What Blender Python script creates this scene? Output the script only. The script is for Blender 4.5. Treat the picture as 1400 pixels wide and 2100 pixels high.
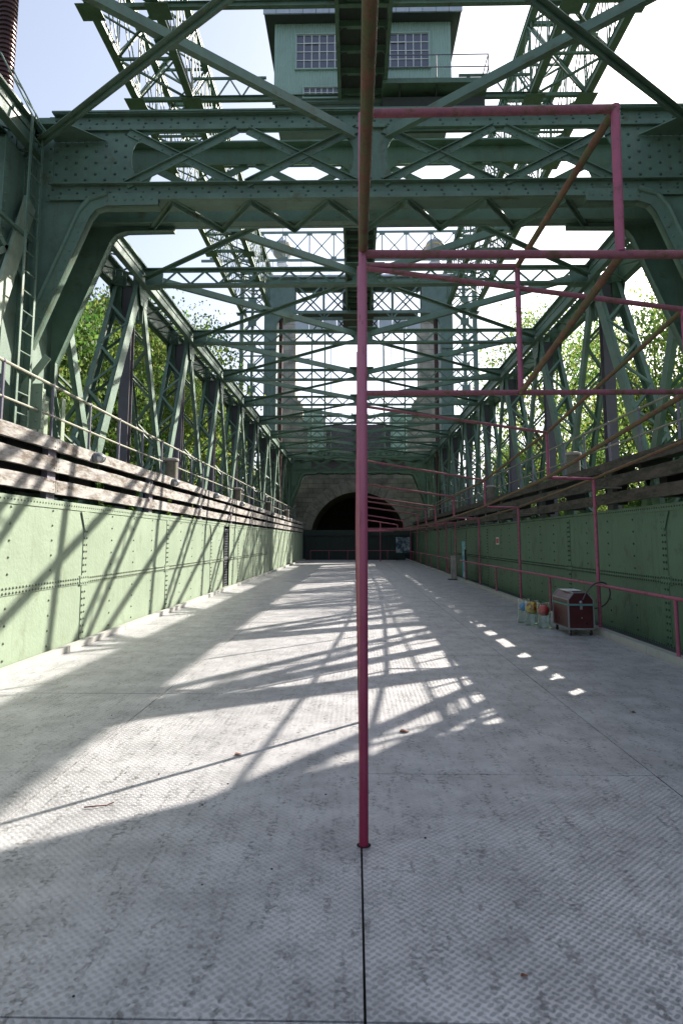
import bpy, math, random
from mathutils import Vector, Matrix
from mathutils.geometry import tessellate_polygon
random.seed(7)
R = math.radians
scene = bpy.context.scene
for o in list(bpy.data.objects): bpy.data.objects.remove(o)
COL = scene.collection

# ------------------------------------------------------------ camera
EYE = 1.6
cd = bpy.data.cameras.new('camera'); cam = bpy.data.objects.new('camera', cd); COL.objects.link(cam)
cd.sensor_fit = 'VERTICAL'; cd.sensor_height = 36; cd.sensor_width = 24; cd.lens = 24.0
cd.shift_x = 0.0; cd.shift_y = -(1050-935)/2100.0
cd.clip_start = 0.05; cd.clip_end = 3000
PITCH = math.atan(0.1236)
cam.location = (0, 0, EYE); cam.rotation_euler = (R(90)+PITCH, 0, 0.0197)
scene.camera = cam
# ------------------------------------------------------------ light
SUN_AZ = 42.5; SUN_EL = 31.3
w = bpy.data.worlds.new('World'); scene.world = w; w.use_nodes = True
nt = w.node_tree
bg = nt.nodes['Background']; sky = nt.nodes.new('ShaderNodeTexSky'); sky.sky_type = 'NISHITA'
sky.sun_disc = False; sky.sun_elevation = R(SUN_EL); sky.sun_rotation = R(SUN_AZ)
sky.air_density = .7; sky.dust_density = 3.2; sky.ozone_density = 1.0; sky.altitude = 60
hs = nt.nodes.new('ShaderNodeHueSaturation'); hs.inputs['Saturation'].default_value = .68
nt.links.new(sky.outputs[0], hs.inputs['Color'])
cl = nt.nodes.new('ShaderNodeMix'); cl.data_type = 'RGBA'; cl.inputs[0].default_value = .35; cl.inputs[7].default_value = (1.9, 2.3, 3.05, 1)
nt.links.new(hs.outputs[0], cl.inputs[6])
nt.links.new(cl.outputs[2], bg.inputs[0]); bg.inputs[1].default_value = 0.125
sl = bpy.data.lights.new('sun', 'SUN'); so = bpy.data.objects.new('sun', sl); COL.objects.link(so)
sl.energy = 5.0; sl.angle = R(0.53); sl.color = (1.0, 0.93, 0.84)
sd = Vector((math.sin(R(SUN_AZ))*math.cos(R(SUN_EL)), math.cos(R(SUN_AZ))*math.cos(R(SUN_EL)), math.sin(R(SUN_EL))))
so.rotation_euler = sd.to_track_quat('Z', 'Y').to_euler()
vs = scene.view_settings; vs.view_transform = 'Standard'; vs.look = 'None'; vs.gamma = 1; vs.exposure = 1.42
scene.render.engine = 'CYCLES'

# ------------------------------------------------------------ materials
def mat(name, col, var=0.25, rough=0.55, scale=3.0, col2=None, amt2=0.0, scale2=2.0, metal=0.0, bump=0.0, bscale=60, stretch=None, spec=0.4, streak=None, samt=.35, sx=5.0):
    m = bpy.data.materials.new(name); m.use_nodes = True; t = m.node_tree; N = t.nodes; L = t.links
    b = N['Principled BSDF']; b.inputs['Roughness'].default_value = rough; b.inputs['Metallic'].default_value = metal
    b.inputs['Specular IOR Level'].default_value = spec
    tc = N.new('ShaderNodeNewGeometry'); src = tc.outputs['Position']
    mp = N.new('ShaderNodeMapping'); L.new(src, mp.inputs[0])
    if stretch: mp.inputs['Scale'].default_value = stretch
    n1 = N.new('ShaderNodeTexNoise'); n1.inputs['Scale'].default_value = scale; n1.inputs['Detail'].default_value = 6; n1.inputs['Roughness'].default_value = .65
    L.new(mp.outputs[0], n1.inputs['Vector'])
    r = N.new('ShaderNodeValToRGB'); L.new(n1.outputs[0], r.inputs[0])
    r.color_ramp.elements[0].position = .3; r.color_ramp.elements[1].position = .7
    r.color_ramp.elements[0].color = (*[c*(1-var) for c in col], 1); r.color_ramp.elements[1].color = (*[min(1, c*(1+var)) for c in col], 1)
    out = r.outputs[0]
    if col2:
        n2 = N.new('ShaderNodeTexNoise'); n2.inputs['Scale'].default_value = scale2; n2.inputs['Detail'].default_value = 8; n2.inputs['Roughness'].default_value = .7
        L.new(mp.outputs[0], n2.inputs['Vector'])
        r2 = N.new('ShaderNodeValToRGB'); L.new(n2.outputs[0], r2.inputs[0])
        p = .5 + (.5-amt2)*.45
        r2.color_ramp.elements[0].position = max(0, p-.07); r2.color_ramp.elements[1].position = min(1, p+.07)
        mx = N.new('ShaderNodeMix'); mx.data_type = 'RGBA'; L.new(r2.outputs[0], mx.inputs[0]); L.new(out, mx.inputs[6]); mx.inputs[7].default_value = (*col2, 1)
        out = mx.outputs[2]
    if streak:
        m2 = N.new('ShaderNodeMapping'); m2.inputs['Scale'].default_value = (sx, sx, sx*.07); L.new(src, m2.inputs[0])
        n5 = N.new('ShaderNodeTexNoise'); n5.inputs['Scale'].default_value = 1.0; n5.inputs['Detail'].default_value = 9; n5.inputs['Roughness'].default_value = .75; L.new(m2.outputs[0], n5.inputs['Vector'])
        r5 = N.new('ShaderNodeValToRGB'); L.new(n5.outputs[0], r5.inputs[0]); r5.color_ramp.elements[0].position = .52; r5.color_ramp.elements[1].position = .78
        r5.color_ramp.elements[1].color = (samt, samt, samt, 1)
        mx5 = N.new('ShaderNodeMix'); mx5.data_type = 'RGBA'; L.new(r5.outputs[0], mx5.inputs[0]); L.new(out, mx5.inputs[6]); mx5.inputs[7].default_value = (*streak, 1); out = mx5.outputs[2]
    L.new(out, b.inputs['Base Color'])
    nr = N.new('ShaderNodeMapRange'); L.new(n1.outputs[0], nr.inputs[0]); nr.inputs[3].default_value = rough-.12; nr.inputs[4].default_value = min(1, rough+.15)
    L.new(nr.outputs[0], b.inputs['Roughness'])
    if bump:
        n3 = N.new('ShaderNodeTexNoise'); n3.inputs['Scale'].default_value = bscale; n3.inputs['Detail'].default_value = 4; L.new(mp.outputs[0], n3.inputs['Vector'])
        bp = N.new('ShaderNodeBump'); bp.inputs['Strength'].default_value = bump; bp.inputs['Distance'].default_value = .01
        L.new(n3.outputs[0], bp.inputs['Height']); L.new(bp.outputs[0], b.inputs['Normal'])
    return m

MT = {}
MT['green'] = mat('green_steel_paint', (.100, .165, .118), .22, .5, 2.5, (.075, .085, .035), .2, 3.0, bump=.25, bscale=30, streak=(.10, .055, .03), samt=.55, sx=7)
MT['greenfar'] = mat('veiled_green_steel', (.17, .235, .22), .16, .5, 2.5)  # lighter copy of the green steel, distance veil put into the colour
MT['rivL'] = mat('rivet_shade_left', (.15, .18, .12), .2, .6, 8)  # left wall rivet heads, their small shadows put into a darker colour
MT['rivR'] = mat('rivet_shade_right', (.028, .05, .032), .2, .6, 8)  # right wall rivet heads, shade put into the colour as on the wall
MT['rivG'] = mat('rivet_head_dark', (.055, .085, .07), .2, .5, 8)  # portal rivet heads, coloured darker than the plate to stand out
MT['gate'] = mat('dark_gate_paint', (.022, .034, .032), .2, .6, 2)
MT['lining'] = mat('tunnel_shade', (.018, .015, .014), .3, .95, 2)  # near-black lining, the tunnel's inner darkness put into its colour
MT['mauve'] = mat('mauve_primer', (.10, .092, .102), .15, .6, 3)
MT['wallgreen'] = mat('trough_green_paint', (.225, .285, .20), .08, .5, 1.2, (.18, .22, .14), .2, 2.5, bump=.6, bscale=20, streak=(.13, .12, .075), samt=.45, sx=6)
MT['wallgreen2'] = mat('trough_green_paint_shaded', (.095, .168, .10), .14, .55, 1.2, (.06, .085, .05), .25, 2.5, bump=.6, bscale=20, streak=(.035, .045, .025), samt=.6, sx=6)  # darker copy of the trough paint, right side's shade put into the colour
MT['dark'] = mat('dark_void', (.01, .01, .01), .1, .9)
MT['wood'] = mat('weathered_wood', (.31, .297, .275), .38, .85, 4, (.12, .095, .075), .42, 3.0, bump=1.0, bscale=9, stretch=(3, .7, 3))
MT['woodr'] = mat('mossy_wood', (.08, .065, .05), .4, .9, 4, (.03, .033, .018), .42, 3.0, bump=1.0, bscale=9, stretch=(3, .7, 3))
MT['kerb'] = mat('pale_kerb_metal', (.36, .36, .33), .15, .5, 4)
MT['pink'] = mat('pink_pipe_paint', (.31, .075, .125), .22, .5, 4, (.13, .045, .035), .3, 9.0, bump=.2, bscale=50)
MT['magenta0'] = mat('magenta_pipe_paint', (.30, .018, .085), .2, .42, 4, (.35, .10, .22), .3, 4.0, bump=.15, bscale=50, stretch=(1, 1, .35))
MT['rust'] = mat('rusty_pipe', (.16, .070, .040), .45, .8, 9, (.11, .10, .04), .5, 7, bump=.5, bscale=60)
MT['rustpink'] = mat('rusty_pink_pipe', (.25, .08, .10), .35, .7, 9, (.12, .06, .035), .38, 9, bump=.4, bscale=60)
MT['railmetal'] = mat('rail_metal', (.23, .23, .17), .25, .6, 6, (.14, .09, .05), .2, 8)
MT['railpost'] = mat('rail_post_metal', (.16, .15, .19), .2, .6, 6)
MT['lampgrey'] = mat('lamp_grey', (.16, .17, .18), .1, .45, 6)
MT['lampglass'] = mat('lamp_lens', (.62, .62, .6), .05, .25, 4)
MT['bollard'] = mat('bollard_iron', (.14, .125, .10), .3, .8, 5, (.10, .11, .05), .3, 8)
MT['bollardlid'] = mat('bollard_cap', (.30, .27, .24), .25, .8, 5)
MT['concrete'] = mat('dark_concrete', (.2, .19, .17), .2, .9, 2)
MT['zinc'] = mat('zinc_roof', (.42, .45, .50), .15, .45, 1.5, metal=.3)
MT['spindle'] = mat('spindle_steel', (.07, .035, .032), .25, .38, 3, metal=.55)
MT['globe'] = mat('globe_glass', (.36, .34, .32), .1, .3, 2)
MT['brass'] = mat('brass_ring', (.6, .45, .2), .1, .35, 2, metal=.6)
MT['white'] = mat('white_paint', (.72, .72, .70), .05, .5)
MT['maroon'] = mat('maroon_panel', (.055, .009, .011), .15, .3, 6)
MT['alu'] = mat('aluminium', (.3, .3, .3), .1, .38, 6, metal=.7)
MT['teal'] = mat('teal_strip', (.05, .25, .22), .1, .4)
MT['rubber'] = mat('rubber', (.015, .015, .017), .1, .6)
MT['hose'] = mat('hose_rubber', (.09, .06, .075), .1, .4)
MT['turq'] = mat('turquoise_print', (.08, .33, .40), .15, .4, 2, (.45, .62, .62), .35, 3)
MT['bluewhite'] = mat('blue_white_print', (.30, .36, .38), .2, .5, 1.5, (.03, .06, .10), .55, 2.6)
MT['ballblue'] = mat('blue_ball', (.05, .28, .60), .1, .35)
MT['ballred'] = mat('red_ball', (.50, .025, .02), .15, .35, 3, (.10, .02, .015), .2, 14)
MT['bally'] = mat('yellow_ball', (.65, .55, .02), .1, .35, 3, (.25, .02, .02), .45, 9)
MT['signred'] = mat('sign_red', (.45, .04, .03), .1, .5)
MT['bark'] = mat('bark', (.09, .07, .05), .3, .9, 4, bump=.6, bscale=20)
MT['twig'] = mat('twig_bark', (.13, .035, .025), .3, .8, 20)
MT['speck'] = mat('dark_specks', (.03, .022, .018), .3, .8, 20)
MT['leafdry'] = mat('dry_leaf', (.16, .06, .03), .3, .8, 20)
MT['farwall'] = mat('mauve_render', (.115, .095, .115), .12, .8, .6)
MT['earth'] = mat('ground_earth', (.06, .075, .035), .3, .95, .5)
MT['hullgrey'] = mat('hull_dark', (.05, .055, .05), .2, .8)

def mk_post():
    m = bpy.data.materials.new('faded_post_paint'); m.use_nodes = True; t = m.node_tree; N = t.nodes; L = t.links; b = N['Principled BSDF']
    g = N.new('ShaderNodeNewGeometry'); mp = N.new('ShaderNodeMapping'); mp.inputs['Scale'].default_value = (1, 1, .3); L.new(g.outputs['Position'], mp.inputs[0])
    n = N.new('ShaderNodeTexNoise'); n.inputs['Scale'].default_value = 14; n.inputs['Detail'].default_value = 6; L.new(mp.outputs[0], n.inputs['Vector'])
    sp = N.new('ShaderNodeSeparateXYZ'); L.new(g.outputs['Position'], sp.inputs[0])
    a = N.new('ShaderNodeMath'); a.operation = 'MULTIPLY_ADD'; L.new(n.outputs[0], a.inputs[0]); a.inputs[1].default_value = 1.6; L.new(sp.outputs[2], a.inputs[2])
    mr = N.new('ShaderNodeMapRange'); L.new(a.outputs[0], mr.inputs[0]); mr.inputs[1].default_value = 1.1; mr.inputs[2].default_value = 3.4
    mx = N.new('ShaderNodeMix'); mx.data_type = 'RGBA'; L.new(mr.outputs[0], mx.inputs[0]); mx.inputs[6].default_value = (.215, .007, .042, 1); mx.inputs[7].default_value = (.37, .105, .165, 1)
    n2 = N.new('ShaderNodeTexNoise'); n2.inputs['Scale'].default_value = 30; n2.inputs['Detail'].default_value = 8; L.new(mp.outputs[0], n2.inputs['Vector'])
    r = N.new('ShaderNodeValToRGB'); L.new(n2.outputs[0], r.inputs[0]); r.color_ramp.elements[0].position = .62; r.color_ramp.elements[1].position = .72
    mx2 = N.new('ShaderNodeMix'); mx2.data_type = 'RGBA'; L.new(r.outputs[0], mx2.inputs[0]); L.new(mx.outputs[2], mx2.inputs[6]); mx2.inputs[7].default_value = (.16, .04, .05, 1)
    L.new(mx2.outputs[2], b.inputs['Base Color']); b.inputs['Roughness'].default_value = .42
    return m
MT['magenta'] = mk_post()
def mk_leaf(name, c1, c2, c3):
    m = bpy.data.materials.new(name); m.use_nodes = True; t = m.node_tree; N = t.nodes; L = t.links
    b = N['Principled BSDF']; b.inputs['Roughness'].default_value = .55
    g = N.new('ShaderNodeNewGeometry')
    r = N.new('ShaderNodeValToRGB'); L.new(g.outputs['Random Per Island'], r.inputs[0])
    e = r.color_ramp.elements; e[0].color = (*c1, 1); e[1].color = (*c3, 1); e.new(.5).color = (*c2, 1)
    n = N.new('ShaderNodeTexNoise'); n.inputs['Scale'].default_value = .5; L.new(g.outputs['Position'], n.inputs['Vector'])
    mx = N.new('ShaderNodeMix'); mx.data_type = 'RGBA'; mx.blend_type = 'MULTIPLY'; mx.inputs[0].default_value = 1
    r2 = N.new('ShaderNodeValToRGB'); L.new(n.outputs[0], r2.inputs[0]); r2.color_ramp.elements[0].position = .35; r2.color_ramp.elements[1].position = .65
    r2.color_ramp.elements[0].color = (.6, .75, .65, 1); r2.color_ramp.elements[1].color = (1.25, 1.1, .9, 1)
    L.new(r.outputs[0], mx.inputs[6]); L.new(r2.outputs[0], mx.inputs[7]); L.new(mx.outputs[2], b.inputs['Base Color'])
    tr = N.new('ShaderNodeBsdfTranslucent'); L.new(mx.outputs[2], tr.inputs[0])
    ms = N.new('ShaderNodeMixShader'); ms.inputs[0].default_value = .55
    L.new(b.outputs[0], ms.inputs[1]); L.new(tr.outputs[0], ms.inputs[2]); L.new(ms.outputs[0], N['Material Output'].inputs[0])
    return m
MT['leaf'] = mk_leaf('leaves_yellow_green', (.13, .26, .06), (.20, .32, .08), (.35, .37, .11))
MT['leaf2'] = mk_leaf('leaves_green', (.07, .15, .035), (.11, .20, .045), (.18, .26, .06))

def mk_floor():
    m = bpy.data.materials.new('tread_plate'); m.use_nodes = True; t = m.node_tree; N = t.nodes; L = t.links
    b = N['Principled BSDF']
    g = N.new('ShaderNodeNewGeometry'); sp = N.new('ShaderNodeSeparateXYZ'); L.new(g.outputs['Position'], sp.inputs[0])
    def M(op, a, c=None, d=None):
        n = N.new('ShaderNodeMath'); n.operation = op
        for i, v in enumerate((a, c, d)):
            if v is None: continue
            if isinstance(v, (int, float)): n.inputs[i].default_value = v
            else: L.new(v, n.inputs[i])
        return n.outputs[0]
    P = .0443
    u = M('DIVIDE', sp.outputs[0], P); v = M('DIVIDE', sp.outputs[1], P)
    def loz(off, sgn):
        fu = M('SUBTRACT', M('FRACT', M('ADD', u, off+200)), .5); fv = M('SUBTRACT', M('FRACT', M('ADD', v, off+200)), .5)
        a = M('MULTIPLY', M('ADD', fu, M('MULTIPLY', fv, sgn)), .7071)      # along
        c = M('MULTIPLY', M('SUBTRACT', fu, M('MULTIPLY', fv, sgn)), .7071)  # across
        e = M('ADD', M('POWER', M('DIVIDE', M('ABSOLUTE', a), .40), 2), M('POWER', M('DIVIDE', M('ABSOLUTE', c), .21), 2))
        env = M('MAXIMUM', M('SUBTRACT', 1.0, e), 0.0)
        rid = M('ADD', M('MULTIPLY', M('COSINE', M('MULTIPLY', c, 44.0)), .5), .5)
        return M('MULTIPLY', M('MINIMUM', M('MULTIPLY', env, 3.0), 1.0), rid)
    h = M('ADD', loz(0, 1), loz(.5, -1))
    bp = N.new('ShaderNodeBump'); bp.inputs['Strength'].default_value = .8; bp.inputs['Distance'].default_value = .005
    L.new(h, bp.inputs['Height'])
    nz = N.new('ShaderNodeTexNoise'); nz.inputs['Scale'].default_value = 2.2; nz.inputs['Detail'].default_value = 8; nz.inputs['Roughness'].default_value = .72
    L.new(g.outputs['Position'], nz.inputs['Vector'])
    r = N.new('ShaderNodeValToRGB'); L.new(nz.outputs[0], r.inputs[0])
    e = r.color_ramp.elements; e[0].position = .28; e[0].color = (.28, .275, .28, 1); e[1].position = .60; e[1].color = (.53, .52, .525, 1)
    # grime in streaks along the trough
    mp = N.new('ShaderNodeMapping'); mp.inputs['Scale'].default_value = (7, 1.6, 1); L.new(g.outputs['Position'], mp.inputs[0])
    n2 = N.new('ShaderNodeTexNoise'); n2.inputs['Scale'].default_value = 1.6; n2.inputs['Detail'].default_value = 9; n2.inputs['Roughness'].default_value = .8
    L.new(mp.outputs[0], n2.inputs['Vector'])
    r3 = N.new('ShaderNodeValToRGB'); L.new(n2.outputs[0], r3.inputs[0]); r3.color_ramp.elements[0].position = .48; r3.color_ramp.elements[1].position = .60
    n4 = N.new('ShaderNodeTexNoise'); n4.inputs['Scale'].default_value = 30; n4.inputs['Detail'].default_value = 3; L.new(g.outputs['Position'], n4.inputs['Vector'])
    r4 = N.new('ShaderNodeValToRGB'); L.new(n4.outputs[0], r4.inputs[0]); r4.color_ramp.elements[0].position = .47; r4.color_ramp.elements[1].position = .55
    gr = M('MULTIPLY', M('MULTIPLY', M('MULTIPLY', r3.outputs[0], r4.outputs[0]), M('SUBTRACT', 1.0, M('MULTIPLY', M('MINIMUM', h, 1.0), .8))), .78)
    mx = N.new('ShaderNodeMix'); mx.data_type = 'RGBA'; L.new(gr, mx.inputs[0]); L.new(r.outputs[0], mx.inputs[6]); mx.inputs[7].default_value = (.045, .045, .05, 1)
    # little dark pits
    vo = N.new('ShaderNodeTexVoronoi'); vo.inputs['Scale'].default_value = 2.6; L.new(g.outputs['Position'], vo.inputs['Vector'])
    L.new(mx.outputs[2], b.inputs['Base Color'])
    mr = N.new('ShaderNodeMapRange'); L.new(nz.outputs[0], mr.inputs[0]); mr.inputs[3].default_value = .46; mr.inputs[4].default_value = .3
    L.new(mr.outputs[0], b.inputs['Roughness']); b.inputs['Metallic'].default_value = .15
    L.new(bp.outputs[0], b.inputs['Normal'])
    return m
MT['floor'] = mk_floor()

def mk_stone(name, c1, c2, mortar, bw, bh, sc=1.0):
    m = bpy.data.materials.new(name); m.use_nodes = True; t = m.node_tree; N = t.nodes; L = t.links
    b = N['Principled BSDF']; b.inputs['Roughness'].default_value = .9
    g = N.new('ShaderNodeNewGeometry'); sp = N.new('ShaderNodeSeparateXYZ'); L.new(g.outputs['Position'], sp.inputs[0])
    ad = N.new('ShaderNodeMath'); ad.operation = 'ADD'; L.new(sp.outputs[0], ad.inputs[0]); L.new(sp.outputs[1], ad.inputs[1])
    cb = N.new('ShaderNodeCombineXYZ'); L.new(ad.outputs[0], cb.inputs[0]); L.new(sp.outputs[2], cb.inputs[1])
    br = N.new('ShaderNodeTexBrick'); L.new(cb.outputs[0], br.inputs['Vector']); br.inputs['Scale'].default_value = 1
    br.inputs['Color1'].default_value = (*c1, 1); br.inputs['Color2'].default_value = (*c2, 1); br.inputs['Mortar'].default_value = (*mortar, 1)
    br.inputs['Brick Width'].default_value = bw; br.inputs['Row Height'].default_value = bh; br.inputs['Mortar Size'].default_value = .018
    n = N.new('ShaderNodeTexNoise'); n.inputs['Scale'].default_value = 1.1; n.inputs['Detail'].default_value = 8; L.new(g.outputs['Position'], n.inputs['Vector'])
    r = N.new('ShaderNodeValToRGB'); L.new(n.outputs[0], r.inputs[0]); r.color_ramp.elements[0].position = .3; r.color_ramp.elements[1].position = .7
    r.color_ramp.elements[0].color = (.55, .55, .55, 1); r.color_ramp.elements[1].color = (1.25, 1.2, 1.15, 1)
    mx = N.new('ShaderNodeMix'); mx.data_type = 'RGBA'; mx.blend_type = 'MULTIPLY'; mx.inputs[0].default_value = 1
    L.new(br.outputs[0], mx.inputs[6]); L.new(r.outputs[0], mx.inputs[7]); L.new(mx.outputs[2], b.inputs['Base Color'])
    bp = N.new('ShaderNodeBump'); bp.inputs['Strength'].default_value = .6; bp.inputs['Distance'].default_value = .03
    L.new(br.outputs[1], bp.inputs['Height']); bp.invert = True; L.new(bp.outputs[0], b.inputs['Normal'])
    return m
MT['stone'] = mk_stone('tower_stone', (.40, .37, .34), (.32, .30, .28), (.2, .19, .18), 1.3, .62)
MT['darkstone'] = mk_stone('tunnel_wall_stone', (.22, .205, .185), (.16, .15, .138), (.095, .088, .08), .9, .4)
MT['voussoir'] = mat('arch_stone', (.22, .20, .18), .3, .9, 1.5, (.12, .11, .10), .3, 2)

def mk_glass(name, col, rough=0.0, ior=1.45):
    m = bpy.data.materials.new(name); m.use_nodes = True; b = m.node_tree.nodes['Principled BSDF']
    b.inputs['Base Color'].default_value = (*col, 1); b.inputs['Transmission Weight'].default_value = 1; b.inputs['Roughness'].default_value = rough; b.inputs['IOR'].default_value = ior
    return m
MT['glass'] = mk_glass('clear_acrylic', (.93, .97, .95))
MT['water'] = mk_glass('water', (.80, .92, .88), 0, 1.33)
def mk_pane():
    m = bpy.data.materials.new('window_pane'); m.use_nodes = True; b = m.node_tree.nodes['Principled BSDF']
    b.inputs['Base Color'].default_value = (.09, .10, .14, 1); b.inputs['Roughness'].default_value = .12; b.inputs['Specular IOR Level'].default_value = .8
    return m
MT['pane'] = mk_pane()

# ------------------------------------------------------------ mesh helper
class MB:
    def __init__(s): s.v = []; s.f = []; s.mi = []; s.cur = 0
    def add(s, vs, fs):
        o = len(s.v); s.mi += [s.cur]*len(fs); s.v += [tuple(v) for v in vs]; s.f += [tuple(i+o for i in f) for f in fs]
    def box(s, x0, x1, y0, y1, z0, z1):
        if x0 > x1: x0, x1 = x1, x0
        if y0 > y1: y0, y1 = y1, y0
        if z0 > z1: z0, z1 = z1, z0
        s.add([(x0,y0,z0),(x1,y0,z0),(x1,y1,z0),(x0,y1,z0),(x0,y0,z1),(x1,y0,z1),(x1,y1,z1),(x0,y1,z1)],
              [(0,3,2,1),(4,5,6,7),(0,1,5,4),(1,2,6,5),(2,3,7,6),(3,0,4,7)]); return s
    def beam(s, p, q, w, h, up=(0,0,1), ow=0, oh=0):
        p = Vector(p); q = Vector(q); d = (q-p).normalized(); up = Vector(up)
        sd = d.cross(up)
        if sd.length < 1e-4: sd = d.cross(Vector((0,1,0)))
        sd.normalize(); u = sd.cross(d).normalized()
        vs = []
        for c in (p, q):
            for a, b in ((-1,-1),(1,-1),(1,1),(-1,1)): vs.append(c + sd*(ow+a*w/2) + u*(oh+b*h/2))
        s.add(vs, [(0,1,2,3),(7,6,5,4),(0,4,5,1),(1,5,6,2),(2,6,7,3),(3,7,4,0)]); return s
    def ang(s, p, q, w, h, t=.015, up=(0,0,1), side=1):     # L section: horizontal leg on top, vertical leg on one side
        s.beam(p, q, w, t, up, 0, h/2-t/2); s.beam(p, q, t, h-t, up, side*(w/2-t/2), -t/2-.0005); return s
    def tee(s, p, q, w, h, t=.015, up=(0,0,1)):
        s.beam(p, q, w, t, up, 0, h/2-t/2); s.beam(p, q, t, h-t, up, 0, -t/2-.0005); return s
    def ibeam(s, p, q, w, h, t=.02, up=(0,0,1)):
        s.beam(p, q, w, t, up, 0, h/2-t/2); s.beam(p, q, w, t, up, 0, -h/2+t/2); s.beam(p, q, t*.8, h-2*t-.001, up); return s
    def tube(s, p, q, r, n=10, r2=None):
        p = Vector(p); q = Vector(q); d = (q-p).normalized(); r2 = r if r2 is None else r2
        a = d.cross(Vector((0,0,1)))
        if a.length < 1e-3: a = d.cross(Vector((0,1,0)))
        a.normalize(); b = d.cross(a)
        vs = []
        for c, rr in ((p, r), (q, r2)):
            for i in range(n):
                t = 2*math.pi*i/n; vs.append(c + a*math.cos(t)*rr + b*math.sin(t)*rr)
        s.add(vs, [(i, (i+1) % n, n+(i+1) % n, n+i) for i in range(n)] + [tuple(range(n-1, -1, -1)), tuple(range(n, 2*n))]); return s
    def poly(s, pts, r, n=8):
        for a, b in zip(pts, pts[1:]): s.tube(a, b, r, n)
        for c in pts[1:-1]: s.ball(c, r*1.02, 8, 5)
        return s
    def ball(s, c, r, n=16, m=10, sz=1.0):
        c = Vector(c); vs = [c+Vector((0,0,r*sz))]; fs = []
        for j in range(1, m):
            t = math.pi*j/m
            for i in range(n):
                a = 2*math.pi*i/n; vs.append(c+Vector((r*math.sin(t)*math.cos(a), r*math.sin(t)*math.sin(a), r*math.cos(t)*sz)))
        vs.append(c-Vector((0,0,r*sz)))
        for i in range(n): fs.append((0, 1+i, 1+(i+1) % n))
        for j in range(m-2):
            for i in range(n): fs.append((1+j*n+i, 1+(j+1)*n+i, 1+(j+1)*n+(i+1) % n, 1+j*n+(i+1) % n))
        l = 1+(m-2)*n
        for i in range(n): fs.append((l+i, len(vs)-1, l+(i+1) % n))
        s.add(vs, fs); return s
    def lathe(s, c, prof, n=24):
        c = Vector(c); vs = []; fs = []
        for r, z in prof:
            for i in range(n): a = 2*math.pi*i/n; vs.append(c+Vector((r*math.cos(a), r*math.sin(a), z)))
        for j in range(len(prof)-1):
            for i in range(n): fs.append((j*n+i, j*n+(i+1) % n, (j+1)*n+(i+1) % n, (j+1)*n+i))
        s.add(vs, fs); return s
    def riv(s, p, nrm, r=.018, h=None, n=6):
        keep = s.cur; s.cur = 1
        p = Vector(p); d = Vector(nrm); h = h or r*.75
        a = d.cross(Vector((.3,.5,.8))).normalized(); b = d.cross(a)
        vs = [p + (a*math.cos(2*math.pi*i/n) + b*math.sin(2*math.pi*i/n))*r for i in range(n)]
        vs += [p + (a*math.cos(2*math.pi*i/n) + b*math.sin(2*math.pi*i/n))*r*.62 + d*h*.75 for i in range(n)] + [p+d*h]
        s.add(vs, [(i, (i+1) % n, n+(i+1) % n, n+i) for i in range(n)] + [(n+i, n+(i+1) % n, 2*n) for i in range(n)]); s.cur = keep; return s
    def rivline(s, p, q, nrm, pitch, r=.018):
        p = Vector(p); q = Vector(q); n = max(1, int(round((q-p).length/pitch)))
        for i in range(n+1): s.riv(p.lerp(q, i/n), nrm, r)
        return s
    def plate(s, loops, f, th):
        """loops of 2-D points (first outer, others holes); f maps (a,b,depth)->xyz; extruded by th"""
        flat = [p for l in loops for p in l]; n = len(flat)
        tris = tessellate_polygon([[Vector((a, b, 0)) for a, b in l] for l in loops])
        vs = [f(a, b, 0) for a, b in flat] + [f(a, b, th) for a, b in flat]
        fs = [tuple(t) for t in tris] + [tuple(n+i for i in reversed(t)) for t in tris]
        o = 0
        for l in loops:
            k = len(l)
            for i in range(k): fs.append((o+i, o+(i+1) % k, n+o+(i+1) % k, n+o+i))
            o += k
        s.add(vs, fs); return s
    def build(s, name, m, parent=None, smooth=False, m2=None):
        me = bpy.data.meshes.new(name)
        off = Vector(parent['_o']) if parent and '_o' in parent else Vector((0,0,0))
        me.from_pydata([(v[0]-off[0], v[1]-off[1], v[2]-off[2]) for v in s.v], [], s.f)
        if m2 and len(me.polygons) == len(s.mi): me.polygons.foreach_set('material_index', s.mi)
        import bmesh
        bm = bmesh.new(); bm.from_mesh(me); bmesh.ops.recalc_face_normals(bm, faces=bm.faces); bm.to_mesh(me); bm.free()
        me.materials.append(MT[m] if isinstance(m, str) else m)
        if m2: me.materials.append(MT[m2])
        if smooth:
            for p in me.polygons: p.use_smooth = True
            try: me.set_sharp_from_angle(angle=R(40))
            except Exception: pass
        o = bpy.data.objects.new(name, me); COL.objects.link(o)
        if parent: o.parent = parent; o['_o'] = tuple(off)
        return o
def tag(o, label=None, cat=None, group=None, kind=None):
    if label: o['label'] = label
    if cat: o['category'] = cat
    if group: o['group'] = group
    if kind: o['kind'] = kind
    return o
def thing(name, label, cat, loc=(0,0,0), group=None):
    o = bpy.data.objects.new(name, None); COL.objects.link(o); o.empty_display_size = .2
    o.location = loc; o['_o'] = tuple(loc); return tag(o, label, cat, group)
def dup(root, loc, label, rz=None):
    r = root.copy(); COL.objects.link(r); r.location = loc; r['label'] = label
    if rz is not None: r.rotation_euler = (0, 0, rz)
    for ch in list(root.children):
        c = ch.copy(); COL.objects.link(c); c.parent = r
        for g in list(ch.children):
            d = g.copy(); COL.objects.link(d); d.parent = c
    return r
ORD = ['first', 'second', 'third', 'fourth', 'fifth', 'sixth', 'seventh', 'eighth', 'ninth', 'tenth', 'eleventh', 'twelfth', 'thirteenth', 'fourteenth']

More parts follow.
